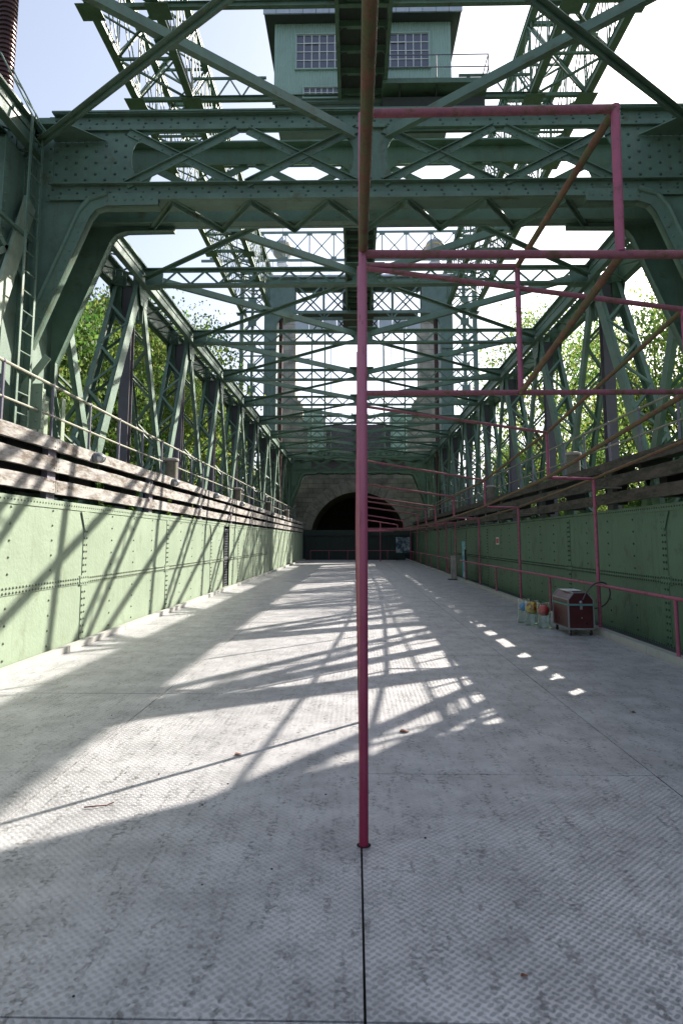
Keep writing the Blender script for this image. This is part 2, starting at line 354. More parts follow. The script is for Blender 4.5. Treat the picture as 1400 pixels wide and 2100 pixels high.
# ------------------------------------------------------------ key dimensions
CX = .255                      # centre line of the steel structure
F0, F1 = 10.05, 10.98          # front portal: its two planes
BAY = 4.83; N1 = 15.55         # first lattice beam and spacing
NODES = [10.5] + [N1+BAY*k for k in range(8)] + [54.1]
XI, XO = 5.28, 5.92            # truss planes, measured from CX
ZT = 8.03; ZB = 7.58           # top chord
XLW, XRW = -4.32, 4.87         # trough side walls
YEND = 57.0

# ============================================================ SETTING: ground
g = MB(); g.box(-900, 900, -60, 1800, -6.2, -6.0); tag(g.build('ground', 'earth'), 'dark grassy ground under the ship lift', kind='structure')
g = MB()
for sg, x0 in ((-1, 10.5), (1, 11.5)):
    n = 40; vs = []; fs = []
    prof = [(0, -6.0), (3, -3.5), (7, -.8), (14, 1.2), (40, 3), (300, 5)]
    for i in range(n+1):
        y = -20+i*8
        for dx, z in prof: vs.append((sg*(x0+dx+.6*math.sin(i*1.3+dx)), y, z+.35*math.sin(i*2.1+dx*.7)-.02))
    m = len(prof)
    for i in range(n):
        for k in range(m-1): fs.append((i*m+k, i*m+k+1, (i+1)*m+k+1, (i+1)*m+k))
    g.add(vs, fs)
tag(g.build('embankment', 'earth', None, True), 'grassy embankments beside the lift', kind='structure')
# floor plates
g = MB()
xs = [-4.14, -2.02, .03, 2.05, 4.13]; ys = [-2.4+2.45*i for i in range(26)]
for i in range(4):
    for j in range(25):
        off = .13 if i == 3 else 0
        y0, y1 = ys[j]+.004, min(YEND, ys[j+1]-.004)
        if y0 >= YEND: continue
        x0, x1 = xs[i]+.005, xs[i+1]-.005
        dz = random.uniform(-.0015, .0015)
        if i == 1 and abs(y0-2.5) < 0 : pass
        g.box(x0, x1, y0, y1, -.03+dz, 0+dz)
fl = tag(g.build('floor', 'floor'), 'grey metal tread plate floor of the trough', kind='structure')
g = MB(); g.box(-4.3, 4.86, -2.4, YEND, -.7, -.05); tag(g.build('floor_base', 'hullgrey'), 'dark trough bottom under the floor plates', kind='structure')

# ============================================================ trough walls
SEAMS = [1.27+BAY*k for k in range(12)]
def trough_wall(side):
    L = side < 0; X = XLW if L else XRW; nx = 1 if L else -1; zb = -.02 if L else -.5; zt = 2.17
    lab = 'pale green riveted steel trough wall on the left, sunlit, with a narrow doorway' if L else 'green riveted steel trough wall on the right, coloured darker for its shade'
    T = thing('steel_wall', lab, 'wall', (X, 8, 0))
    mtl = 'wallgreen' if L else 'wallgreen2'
    g = MB(); th = -nx*.03
    dy0, dy1 = 22.62, 23.42
    if L:
        g.box(X, X+th, -2, dy0, zb, zt); g.box(X, X+th, dy1, YEND, zb, zt); g.box(X, X+th, dy0, dy1, 2.08, zt); g.box(X, X+th, dy0, dy1, zb, .08)
    else: g.box(X, X+th, -2, YEND, zb, zt)
    # straps
    zs = .93
    g.box(X+nx*.001, X+nx*.012, -2, YEND, zs-.012, zs+.10) if not L else (g.box(X+nx*.001, X+nx*.012, -2, dy0, zs-.012, zs+.10), g.box(X+nx*.001, X+nx*.012, dy1, YEND, zs-.012, zs+.10))
    g.box(X+nx*.001, X+nx*.014, -2, YEND, zt-.11, zt+.004)
    if not L:
        g.box(X+nx*.001, X+nx*.09, -2, YEND, -.10, -.085); g.box(X+nx*.001, X+nx*.013, -2, YEND, -.085, .03)
    for k, y in enumerate(SEAMS):
        if L and dy0-.3 < y < dy1+.3: continue
        g.box(X+nx*.0012, X+nx*.011, y-.075, y+.075, zb+.02, zs-.013)
        g.box(X+nx*.0012, X+nx*.011, y-.075, y+.075, zs+.101, zt-.111)
        g.box(X+nx*.0125, X+nx*.024, y-.17, y+.17, zs-.03, zs+.12)
        if k % 2 == 0:
            g.plate([[(y-.22, zt-.12), (y+.22, zt-.12), (y+.05, zt-.42), (y-.05, zt-.42)]], lambda a, b, d: (X+nx*(.0125+d), a, b), .012)
    # rivets
    a = X+nx*.011; n = (nx, 0, 0)
    far = 34
    def ok(y): return not (L and dy0-.04 < y < dy1+.04)
    y = 4.0
    while y < far:
        if ok(y):
            for z in (zs+.015, zs+.075): g.riv((a, y, z), n, .02, .02)
            g.riv((a+nx*.003, y, zt-.05), n, .016)
            if not L: g.riv((a, y, -.03), n, .016)
        y += .088
    for k, y in enumerate(SEAMS):
        if y > far+5 or y < 4: continue
        z = zb+.08
        while z < zt-.15:
            if not (zs-.05 < z < zs+.14):
                g.riv((a, y-.045, z), n, .022, .02); g.riv((a, y+.045, z), n, .022, .02)
            z += .105
        for dy in (-.13, -.045, .045, .13):
            for z in (zs, zs+.09): g.riv((a+nx*.013, y+dy, z), n, .018)
        for m in (1, 2, 3):   # stiffener rows between seams
            z = zb+.15; yy = y+m*BAY/4
            if not ok(yy): continue
            while z < zt-.12:
                if abs(z-zs-.04) > .1: g.riv((X+nx*.0005, yy, z), n, .019, .02)
                z += .21
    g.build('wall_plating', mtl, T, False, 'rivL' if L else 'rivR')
    if L:
        g = MB(); g.box(X-.6, X-.03, dy0-.2, dy0, 0, 2.2); g.box(X-.6, X-.03, dy1, dy1+.2, 0, 2.2); g.box(X-.9, X-.6, dy0-.2, dy1+.2, 0, 2.2); g.box(X-.6, X-.03, dy0, dy1, 2.09, 2.2)
        g.build('door_recess', 'dark', T)
        g = MB(); g.box(X-.02, X+.03, dy0-.04, dy0, .08, 2.1); g.box(X-.02, X+.03, dy1, dy1+.04, .08, 2.1); fr = g.build('door_frame', 'dark', T)
        g = MB(); xx = X-.012
        for i in range(9): g.tube((xx, dy0+.06+i*.085, .1), (xx, dy0+.06+i*.085, 1.95), .006, 5)
        for i in range(22): g.tube((xx, dy0+.02, .12+i*.085), (xx, dy1-.02, .12+i*.085), .006, 5)
        g.box(xx-.015, xx+.015, dy0+.01, dy1-.01, 1.94, 1.98); g.box(xx-.015, xx+.015, dy0+.01, dy1-.01, 1.0, 1.03)
        gt = g.build('mesh_gate', 'lampgrey', T)
    return T
trough_wall(-1); trough_wall(1)
# kerbs
def kerb(side):
    L = side < 0
    o = thing('kerb_rail', 'pale metal kerb strip at the foot of the %s' % ('sunlit left wall' if L else 'shaded right wall'), 'kerb', (-4.2 if L else 4.18, 8, 0))
    y = -2.0
    while y < YEND-1:
        g = MB()
        y1 = min(YEND, y+2.4)
        if L: g.box(-4.22, -4.13, y+.005, y1, 0.002, .085); g.box(-4.29, -4.2201, y+.005, y1, .05, .062)
        else: g.box(4.135, 4.20, y+.005, y1, -.02, .11); g.box(4.2001, 4.26, y+.005, y1, .09, .11)
        g.build('kerb_section', 'kerb', o); y += 2.415
kerb(-1); kerb(1)

# ============================================================ timber fenders + walkways
def fender(side):
    L = side < 0; s = -1 if L else 1
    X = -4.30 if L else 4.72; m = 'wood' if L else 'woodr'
    T = thing('timber_fender', ('pale sun-bleached timber fender planks above the left wall' if L else 'dark mossy timber fender planks above the right wall'), 'fender', (X, 8, 2.2))
    offs = 9.72-BAY*3 if L else 8.1-BAY*3
    for k in range(13):
        y0 = offs+k*BAY; y1 = min(YEND, y0+BAY)
        if y1 < 1 or y0 > YEND: continue
        for a, b in ((2.27, 2.465), (2.575, 2.775), (2.885, 3.06)):
            g = MB(); j = random.uniform(-.006, .006)
            # plank with slightly wavy edges
            n = 14; xf = X+random.uniform(-.006, .006); xb = xf+s*.065
            P = []
            for i in range(n+1):
                y = y0+.006+(y1-y0-.012)*i/n
                za = a+j+random.uniform(-.005, .005); zb = b+j+random.uniform(-.005, .005)
                P.append((y, za, zb))
            vs = []; fs = []
            for y, za, zb in P: vs += [(xf, y, za), (xf, y, zb), (xb, y, zb), (xb, y, za)]
            for i in range(n):
                for c in range(4): fs.append((4*i+c, 4*i+(c+1) % 4, 4*i+4+(c+1) % 4, 4*i+4+c))
            fs += [(0, 1, 2, 3), (4*n+3, 4*n+2, 4*n+1, 4*n)]
            g.add(vs, fs)
            for yy in (y0+.07, y1-.07):
                for zz in (a+.045, b-.045): g.riv((xf, yy, zz+j), (-s, 0, 0), .013)
            g.build('plank', m, T)
        g = MB(); g.box(X+s*.071, X+s*.16, y0-.13, y0+.13, 2.171, 2.98); g.build('bracket_post', 'railpost' if L else 'hullgrey', T)
    g = MB(); g.box(X+s*.0651, X+s*.40, -2, YEND, 3.0, 3.065); g.build('cap_board', m, T)
    g = MB()                                     # deck of the walkway and its joists
    x0, x1 = X+s*.402, X+s*.72
    g.box(x0, x1, -2, YEND, 3.0, 3.05)
    for k in range(40):
        y = .5+k*1.61
        if y < YEND: g.box(X+s*.17, x1, y-.04, y+.04, 2.78, 2.999)
    g.build('walkway_deck', 'hullgrey', T)
    g = MB(); g.box(X+s*.17, X+s*.56, -2, 10.2, 2.3, 2.9); g.build('walkway_girder', 'dark', T)
    for k in range(12):
        y = 10.9+k*BAY*.5
        if k*BAY*.5+10.9 < YEND-3: g = MB(); g.box(X+s*.17, X+s*.5, y-(.35 if L else .12), y+(.55 if L else .14), 2.28, 2.78); g.build('walkway_girder', 'dark', T)
fender(-1); fender(1)

def side_rail(side):
    L = side < 0; X = -4.75 if L else 5.25
    T = thing('handrail', 'grey two-bar pipe handrail on the walkway above the %s fender' % ('left pale' if L else 'right mossy'), 'railing', (X, 8, 3.05))
    g = MB(); g.poly([(X, 4+3.2*i, 4.02+random.uniform(-.008, .008)) for i in range(17)], .024, 8); g.build('top_rail', 'railmetal', T, True)
    g = MB(); g.poly([(X, 4+3.2*i, 3.53+random.uniform(-.01, .01)) for i in range(17)], .02, 8); g.build('mid_rail', 'railmetal', T, True)
    y = 4.35 if L else 4.9
    while y < 55:
        g = MB(); g.tube((X, y, 3.06), (X, y, 4.03), .026, 8); g.ball((X, y, 4.02), .036, 8, 6); g.ball((X, y, 3.53), .034, 8, 6)
        g.build('post', 'railpost', T, True); y += 1.53
side_rail(-1); side_rail(1)

# bollards and bulkhead lamps
def bollard0():
    o = thing('bollard', 'x', 'bollard', (0,0,0), 'mooring bollards on the walkways')
    g = MB(); g.lathe((0,0,0), [(.001, 0), (.15, 0), (.15, .50), (.001, .50)], 20); g.build('barrel', 'bollard', o, True)
    g = MB(); g.lathe((0,0,0), [(.001, .501), (.175, .501), (.185, .53), (.175, .56), (.12, .575), (.001, .575)], 20); g.build('cap', 'bollardlid', o, True)
    return o
b0 = bollard0(); first = True
for X, ys_, sd_ in ((-4.58, (16.9, 26.6, 36.2, 45.9), 'left'), (5.08, (15.9, 25.6, 35.2, 44.9), 'right')):
    for k, y in enumerate(ys_):
        lab = 'round iron bollard on the %s walkway, %s from the camera' % (sd_, ['nearest', 'second', 'third', 'fourth'][k])
        if first: b0.location = (X, y, 3.065); b0['label'] = lab; first = False
        else: dup(b0, (X, y, 3.065), lab)
l0 = thing('bulkhead_lamp', 'x', 'lamp', (0,0,0), 'bulkhead lamps on the left fender')
g = MB(); g.lathe((0,0,0), [(.001, 0), (.1, 0), (.105, .03), (.09, .06), (.001, .06)], 16)
g.v = [(v[2], v[0]*1.25, v[1]*.85) for v in g.v]; g.build('base', 'lampgrey', l0, True)
g = MB(); g.ball((0.06, 0, 0), .085, 14, 8); g.v = [(.06+max(0, v[0]-.06)*1.1, v[1]*1.25, v[2]*.85) for v in g.v]; g.build('lens', 'lampglass', l0, True)
g = MB()
for yy in (-.05, 0, .05):
    pts = [(.062+.1*math.sin(t)*(1-abs(yy)*2.5), yy*1.1, -.082*math.cos(t)) for t in [math.pi*i/8 for i in range(5)]]
    g.poly(pts, .006, 5)
g.build('guard', 'lampgrey', l0, True)
g = MB(); g.ball((0.06, 0, 0), .095, 14, 10); g.v = [(.055+max(0, v[0]-.06)*1.15, v[1]*1.25, max(.012, v[2])*.9) for v in g.v]; g.build('hood', 'lampgrey', l0, True)
for k in range(9):
    loc = (-4.292, 11.16+BAY*k, 2.96); lab = 'oval bulkhead lamp on the left top plank, %s from the camera' % ORD[k]
    if k == 0: l0.location = loc; l0['label'] = lab
    else: dup(l0, loc, lab)

# ============================================================ truss girders
def truss(side):
    L = side < 0; s = side
    T = thing('truss_girder', 'dark green riveted truss girder along the %s of the trough' % ('sunlit left side' if L else 'shaded right side'), 'truss', (CX+s*5.6, 10, -2))
    xi = CX+s*XI; xo = CX+s*XO
    ya, yb = 5.0, 54.6
    g = MB()
    for x, d in ((xi, -s), (xo, s)):
        g.box(x, x-d*.02, ya, yb, ZB, ZT); g.box(x+d*.0205, x-d*.0005+d*0, ya, yb, ZT-.16, ZT-.001) if False else None
        g.box(x+d*.001, x+d*.13, ya, yb, ZB-.018, ZB-.001); g.box(x+d*.001, x+d*.02, ya, yb, ZB, ZB+.10)
        g.box(x+d*.001, x+d*.02, ya, yb, ZT-.13, ZT-.001)
    g.box(xi-s*.10, xi+s*.14, ya, yb, ZT+.001, ZT+.035); g.box(xo-s*.14, xo+s*.03, ya, yb, ZT+.001, ZT+.035)
    y = ya
    k = 0
    while y < yb-.6:
        a, b = (xi, xo) if k % 2 == 0 else (xo, xi)
        g.beam((a, y, ZB-.03), (b, y+.6, ZB-.03), .06, .018); g.beam((b, y, ZT+.045), (a, y+.6, ZT+.045), .05, .018); y += .6; k += 1
    g.rivline((xi-s*.02, 6, ZT-.07), (xi-s*.02, 34, ZT-.07), (-s, 0, 0), .16, .016); 
    g.rivline((xi-s*.07, 6, ZT+.036), (xi-s*.07, 34, ZT+.036), (0, 0, 1), .2, .02)
    g.build('top_chord', 'green', T)
    g = MB()
    for x, d in ((xi, -s), (xo, s)): g.box(x, x-d*.02, ya, yb, -2.3, -1.8); g.box(x, x+d*.12, ya, yb, -1.8, -1.78)
    g.build('bottom_chord', 'green', T)
    nd = [NODES[0]-BAY] + NODES
    for k, y in enumerate(nd):
        # node box + gussets
        g = MB()
        for x, d in ((xi, -s), (xo, s)):
            g.plate([[(y-.36, ZB+.1), (y+.36, ZB+.1), (y+.36, ZB-.12), (y+.2, ZB-.5), (y-.2, ZB-.5), (y-.36, ZB-.12)]], lambda a, b, dd: (x+d*(.021+dd), a, b), .014)
            for yy in (-.3, -.15, 0, .15, .3):
                for zz in (-.05, -.18, -.3, -.42):
                    if y < 32: g.riv((x+d*.035, y+yy*(1+zz*.7), ZB+zz), (d, 0, 0), .016)
        g.build('gusset_plate', 'green', T); g = MB()
        for a_, b_ in ((xi+s*.03, xi+s*.19), (xo-s*.19, xo-s*.03)): g.box(a_, b_, y-.16, y-.14, ZB-.85, ZT-.02); g.box(a_, b_, y+.14, y+.16, ZB-.85, ZT-.02)
        g.box(xi+s*.03, xo-s*.03, y-.139, y+.139, ZB-.02, ZB)
        g.build('diaphragm', 'green', T)
        if 0 < k < len(nd)-1:
            g = MB(); c = CX+s*5.6
            g.ibeam((c, y, ZB-.03), (c, y, -2), .24, .24, .02, (0, 1, 0)); g.build('hanger_post', 'mauve', T)
    def diag(y0, y1, wide, nm='diagonal'):
        g = MB(); z0, z1 = ZB-.1, -1.9
        d = Vector((0, y1-y0, z1-z0)); ln = d.length
        nrm = Vector((0, d.z, -d.y)).normalized()      # in plane, perpendicular
        for x, q in ((xi+s*.04, -s), (xo-s*.04, s)):
            g.beam((x, y0, z0), (x, y1, z1), .02, wide, nrm if False else (0, nrm.y, nrm.z), 0, 0)
            for e in (-1, 1):
                o = nrm*(e*(wide/2-.01))
                g.beam(Vector((x-q*.05, y0, z0))+o, Vector((x-q*.05, y1, z1))+o, .07, .02, (0, nrm.y, nrm.z))
        n = int(ln/.62)
        for e in (-1, 1):
            o = nrm*(e*(wide/2+.006))
            for i in range(1, n):
                a = Vector((xi+s*.06, y0, z0)).lerp(Vector((xi+s*.06, y1, z1)), i/n); b = Vector((xo-s*.06, y0, z0)).lerp(Vector((xo-s*.06, y1, z1)), (i+1)/n)
                if (i % 2): a, b = Vector((xi+s*.06, y0, z0)).lerp(Vector((xi+s*.06, y1, z1)), (i+1)/n), Vector((xo-s*.06, y0, z0)).lerp(Vector((xo-s*.06, y1, z1)), i/n)
                g.beam(a+o, b+o, .055, .012, (0, nrm.y, nrm.z)); g.beam(a+o-nrm*e*.02, b+o-nrm*e*.02, .008, .045, (0, nrm.y, nrm.z), .02)
        g.build(nm, 'green', T)
    for k in range(0 if L else 1, len(nd)-1):
        diag(nd[k]+.12, nd[k+1]-.1, .22); diag(nd[k+1]-.12, nd[k]+.1, .30)
    return T
truss(-1); truss(1)

# ============================================================ lattice cross beams
def lattice_beam():
    o = thing('lattice_beam', 'x', 'beam', (0,0,0), 'lattice cross beams between the truss girders')
    x0, x1 = -XI+.05, XI-.05; zt, zb = ZT-.02, 7.6
    for nm, z, sg in (('top_flange', zt, 1), ('bottom_flange', zb, -1)):
        g = MB(); g.box(x0, x1, -.11, .11, z-.012, z+.012)
        g.box(x0, x1, -.012, .012, z-sg*.0125, z-sg*.075); g.build(nm, 'green', o)
    g = MB(); x = x0+.42; k = 0; st = .335
    while x < x1-.5:
        a, b = (zb+.05, zt-.05) if k % 2 == 0 else (zt-.05, zb+.05)
        yo = .02 if k % 2 else -.02
        g.beam((x, yo, a), (x+st, yo, b), .014, .05, (0, 0, 1)); x += st; k += 1
    g.build('lacing', 'green', o)
    for sg in (-1, 1):
        g = MB()
        xa = sg*(XI-.05); g.box(xa, xa-sg*.42, -.02, .02, zb+.014, zt-.014); g.box(xa+sg*.02, xa-sg*.34, -.16, .16, zb-.035, zb-.0135)
        g.rivline((xa-sg*.36, -.021, zb+.06), (xa-sg*.36, -.021, zt-.06), (0, -1, 0), .07, .014)
        g.build('end_plate', 'green', o)
    g = MB(); g.box(-.45, .45, -.3, .3, zt+.013, zt+.028); g.build('gusset_plate', 'green', o)
    g = MB(); g.box(-.3, .3, -.014, .014, zb+.014, zt-.014); g.build('gusset_plate', 'green', o)
    return o
lb = lattice_beam()
for k in range(8):
    lab = 'lattice cross beam over the trough, %s behind the front portal' % ORD[k]
    if k == 0: lb.location = (CX, N1, 0); lb['label'] = lab
    else: dup(lb, (CX, N1+BAY*k, 0), lab)
# wind braces: one thing per bay
def wind_brace(y0, y1, loc, lab):
    o = thing('wind_bracing', lab, 'bracing', loc, 'crossed wind braces in the roof plane'); zt = 7.93 ; L = y1-y0
    yb = loc[1]
    for sg in (-1, 1):
        for fl in (0, 1):
            g = MB(); a = (CX+sg*.25, yb+(.12 if fl else L-.12), 0); b = (CX+sg*(XI-.12), yb+(L-.18 if fl else (.18 if L > 4.5 or yb > 8 else -.3)), 0)
            z = zt-(.13 if fl else -.02)
            A = (a[0], a[1], z-.06); B = (b[0], b[1], z-.06)
            A = Vector(A); B = Vector(B)
            if fl: g.beam(A, B, .17, .014); g.beam(A-Vector((0, 0, .038)), B-Vector((0, 0, .038)), .014, .06)
            else: g.beam(A, B, .014, .16); g.beam(A-Vector((0, 0, .087)), B-Vector((0, 0, .087)), .10, .013)
            g.build('brace', 'green', o)
    g = MB()
    for sg in (-1, 1):
        c = CX+sg*(XI/2); g.box(c-.12, c+.12, yb+L/2-.1, yb+L/2+.1, zt-.105, zt-.098)
    g.build('centre_plate', 'green', o)
    return o
wind_brace(5.75, F0, (CX, 5.75, 0), 'crossed wind braces in front of the front portal, nearest overhead')
wind_brace(F1, N1, (CX, F1, 0), 'crossed wind braces just behind the front portal')
w2 = wind_brace(N1, N1+BAY, (CX, N1, 0), 'crossed wind braces behind the first lattice cross beam')
for k in range(1, 8): dup(w2, (CX, N1+BAY*k, 0), 'crossed wind braces behind the %s lattice cross beam' % ORD[k])

# ============================================================ portals
def portal():
    """origin at CX, front plane y=0, back plane y=.93"""
    o = thing('portal_frame', 'x', 'portal frame', (0,0,0), 'riveted portal frames across the trough')
    D = F1-F0; XP = 4.98; XC = 5.24
    z1, z2, z3, z4 = 8.29, 8.03, 7.13, 6.87     # top chord, hole band, bottom chord
    def rr(a, b, c, d, r):   # rounded rectangle
        P = []
        for cx, cz, t0 in ((b-r, c+r, -90), (b-r, d-r, 0), (a+r, d-r, 90), (a+r, c+r, 180)):
            for i in range(7): t = R(t0+i*15); P.append((cx+r*math.cos(t), cz+r*math.sin(t)))
        return P
    for y, nm, dr in ((0, 'front_web', 1), (D-.02, 'back_web', 1)):
        g = MB(); f = lambda a, b, d, y=y: (a, y+d, b)
        g.plate([[(-XP, z4), (XP, z4), (XP, z1), (-XP, z1)], rr(-3.76, -.26, z3+(.01 if y == 0 else .07), z2-.03, .38), rr(.26, 3.76, z3+(.01 if y == 0 else .07), z2-.03, .38)], f, .02)
        # knees
        for sg in (-1, 1):
            pts = [(sg*XP, z4), (sg*4.05, z4), (sg*4.2, z4-.06), (sg*4.32, z4-.2), (sg*5.2, 4.5), (sg*5.2, 3.95), (sg*(XP+.34), 3.95), (sg*(XP+.34), z4)]
            pts = [(sg*3.3, z4-.001), (sg*3.3, z4-.09), (sg*4.1, z4-.1), (sg*4.27, z4-.16), (sg*4.36, z4-.28), (sg*5.18, 4.5), (sg*5.18, 3.95), (sg*5.3, 3.95), (sg*5.3, z4-.001)]
            g.plate([pts], f, .02)
        g.build(nm, 'green', o)
    g = MB()     # chords: angles standing proud of the web, and cover plates
    for y, d in ((0, -1), (D, 1)):
        for za, zb_ in ((z2, z1), (z4, z3)):
            g.box(-XP-.02, XP+.02, y+d*.001, y+d*.018, za, zb_)
            g.box(-XP-.02, XP+.02, y+d*.019, y+d*.11, zb_-.016, zb_-.0005)
            g.box(-XP-.02, XP+.02, y+d*.019, y+d*.06, za+.0, za+.085); 
    g.box(-XP-.03, XP+.03, -.13, .2, z1+.001, z1+.03); g.box(-XP-.03, XP+.03, D-.2, D+.13, z1+.001, z1+.03)
    for za, zb_ in ((z2, z1), (z4, z3)):
        g.rivline((-XP, -.0185, zb_-.07), (XP, -.0185, zb_-.07), (0, -1, 0), .26, .022); g.rivline((-XP+.13, -.0185, zb_-.13), (XP, -.0185, zb_-.13), (0, -1, 0), .26, .022)
        g.rivline((-XP+.13, -.0605, za+.04), (XP, -.0605, za+.04), (0, -1, 0), .42, .018)
    for sg in (-1, 1):
        for i in range(8):
            for j in range(5):
                g.riv((sg*(3.86+i*.155), -.0005, z3+.1+j*.19+(.095 if i % 2 else 0)), (0, -1, 0), .027)
    for i in range(3):
        g.riv((-.18+.18*i, -.0005, z3+.08), (0, -1, 0), .02); g.riv((-.18+.18*i, -.0005, z2-.08), (0, -1, 0), .02)
    g.build('chords', 'green', o, False, 'rivG')
    # crossed bars in the openings
    for y, d in ((0, -1), (D, 1)):
        for sg in (-1, 1):
            for c in (-1, 1):
                xm = sg*2.01 + c*.94
                for e in (-1, 1):
                    g = MB(); yy = y+d*(.022+.02*(e > 0))
                    g.beam((xm-.86, yy, z3-.02 if e > 0 else z2-.02), (xm+.86, yy, z2-.02 if e > 0 else z3-.02), .018, .12, (0, 0, 1))
                    g.beam((xm-.86, yy+d*.035, z3-.02 if e > 0 else z2-.02), (xm+.86, yy+d*.035, z2-.02 if e > 0 else z3-.02), .05, .015, (0, 0, 1), 0, .05)
                    if d < 0:
                        p = Vector((xm-.8, yy-.0095, z3+.02 if e > 0 else z2-.06)); q = Vector((xm+.8, yy-.0095, z2-.06 if e > 0 else z3+.02))
                        for t in (.02, .08, .3, .4, .6, .7, .92, .98): g.riv(p.lerp(q, t)-Vector((0, 0, .02)), (0, -1, 0), .02)
                    g.build('cross_bar', 'green', o)
    # soffit lacing
    g = MB(); x = -3.70; k = 1; st = .61
    while x < 3.5:
        p, q = ((x, .03, z4-.03), (x+st, D+.02, z4-.06)) if k % 2 == 0 else ((x, D+.02, z4-.06), (x+st, .03, z4-.03))
        g.beam(p, q, .012, .09, (0, 0, 1)); g.beam(p, q, .08, .012, (0, 0, 1), .02, .03); x += st; k += 1
    g.build('soffit_lacing', 'green', o)
    g = MB(); g.box(-XP, XP, .03, .36, z4+.002, z4+.014); g.box(-XP, XP, D-.2, D-.03, z4+.002, z4+.014)
    g.box(-XP, XP, .03, .12, z3-.016, z3-.004)
    g.build('soffit_plates', 'green', o)
    for sg in (-1, 1):
        path = [(3.3, z4-.09), (4.1, z4-.1), (4.27, z4-.16), (4.36, z4-.28), (5.18, 4.5), (5.18, 3.95)]
        g = MB()
        for ya_, yb_ in ((-.06, .10), (D-.10, D+.06)):      # narrow edge angles along the knee
            for (a, b), (c, d) in zip(path, path[1:]):
                n2 = Vector((d-b, 0, -(c-a))).normalized()*.014; n2.x *= sg
                vs = [(sg*a, ya_, b), (sg*c, ya_, d), (sg*c, yb_, d), (sg*a, yb_, b)]
                g.add(vs+[(v[0]-n2.x, v[1], v[2]-n2.z) for v in vs], [(0,1,2,3),(7,6,5,4),(0,4,5,1),(1,5,6,2),(2,6,7,3),(3,7,4,0)])
        g.build('knee_edge', 'green', o)
        # knee flange, proud of the web
        g = MB(); wd = .2
        inn = path; out = [(3.3, z4+.0), (3.98, z4-.002), (4.12, z4-.05), (4.2, z4-.13), (5.0, 4.53), (5.0, 3.95)]
        out = [(3.3, z4-.3), (4.0, z4-.3)] and [(3.3, z4-.001), (4.06, z4-.002), (4.2, z4-.05), (4.28, z4-.12)] and None
        # offset path away from the opening
        off = []
        for i, (a, b) in enumerate(path):
            p0 = Vector(path[max(0, i-1)]); p1 = Vector(path[min(len(path)-1, i+1)]); t = (p1-p0).normalized(); n = Vector((-t.y, t.x)); 
            if n.x < 0 and n.y < 0: n = -n
            if i < 2: n = Vector((0, 1))
            if n.x < 0: n = -n
            off.append((a+n.x*wd, b+n.y*wd))
        for y, d in ((0, -1), (D, 1)):
            for (a, b), (c, e), (c2, e2), (a2, b2) in zip(path, path[1:], off[1:], off):
                y0, y1 = y+d*.019, y+d*.06
                quad = [(sg*a, b), (sg*c, e), (sg*c2, e2), (sg*a2, b2)]
                vs = [(p[0], y0, p[1]) for p in quad]+[(p[0], y1, p[1]) for p in quad]
                g.add(vs, [(0,1,2,3),(7,6,5,4),(0,4,5,1),(1,5,6,2),(2,6,7,3),(3,7,4,0)])
            for (a, b), (c, e) in zip(off[1:], off[2:]):
                g.tube((sg*a, y+d*.06, b), (sg*c, y+d*.06, e), .045, 8)
            p, q = Vector((sg*4.47, y+d*.061, 6.5)), Vector((sg*5.22, y+d*.061, 4.5))
            if d < 0: g.rivline(p, q, (0, d, 0), .17, .02); g.rivline((sg*3.4, y+d*.061, z4), (sg*4.1, y+d*.061, z4-.02), (0, d, 0), .14, .018)
        g.build('knee_flange', 'green', o, False)
        # leg column
        g = MB(); xa, xb = sg*5.3, sg*6.1
        g.box(xa, xb, -.02, .0, -2, z1-.001) if False else g.box(sg*XP+sg*.32, xb, -.0, .02, 2.0, z1)
        g.box(sg*XP+sg*.0, sg*(XP+.319), .0005, .0195, z4, z1)
        g.box(sg*5.30, xb, D-.02, D, -2, z1); g.box(xb, xb-sg*.02, .021, D-.021, -2, z1)
        g.box(sg*5.301, sg*5.321, .021, D-.021, -2, z1)
        # cover strips
        g.box(sg*4.99, sg*5.09, -.014, -.0005, z4-.001, z1); g.box(sg*5.26, sg*5.42, -.035, -.0005, 2.5, z1-.02); g.box(sg*5.26, sg*5.28, -.12, -.036, 2.5, z1-.02)
        g.box(sg*5.6, sg*5.75, -.03, -.0005, 2.5, z1-.02)
        for x in (5.04, 5.34, 5.46, 5.67):
            g.rivline((sg*x, -.036 if x in (5.34, 5.67) else -.014, 4.0 if x > 5.1 else z4+.1), (sg*x, -.036 if x in (5.34, 5.67) else -.014, z1-.15), (0, -1, 0), .19, .021)
        g.build('column', 'green', o, False, 'rivG')
        g = MB()       # foot plates with pin
        g.box(sg*4.95, sg*5.5, -.05, -.03, 3.25, 3.95); g.box(sg*5.0, sg*5.02, -.02, .16, 3.1, 3.9); g.box(sg*5.0, sg*5.02, D-.16, D-.03, 3.1, 3.9); g.box(sg*5.28, sg*5.3, -.029, D-.03, 2, 3.94); g.rivline((sg*4.999, .08, 3.15), (sg*4.999, .08, 3.85), (-sg, 0, 0), .14, .02); g.rivline((sg*5.279, .3, 3.15), (sg*5.279, .3, 3.85), (-sg, 0, 0), .14, .02)
        for i in range(3):
            for j in range(3): g.riv((sg*(5.03+.19*i), -.05, 3.38+.22*j), (0, -1, 0), .024)
        g.tube((sg*5.2, -.12, 3.82), (sg*5.2, .1, 3.82), .07, 14); g.beam((sg*5.5, -.09, 3.5), (sg*4.88, -.09, 4.35), .02, .12, (0, 0, 1))
        g.build('foot_plate', 'wallgreen' if sg < 0 else 'green', o)
        g = MB()       # gusset for the wind brace
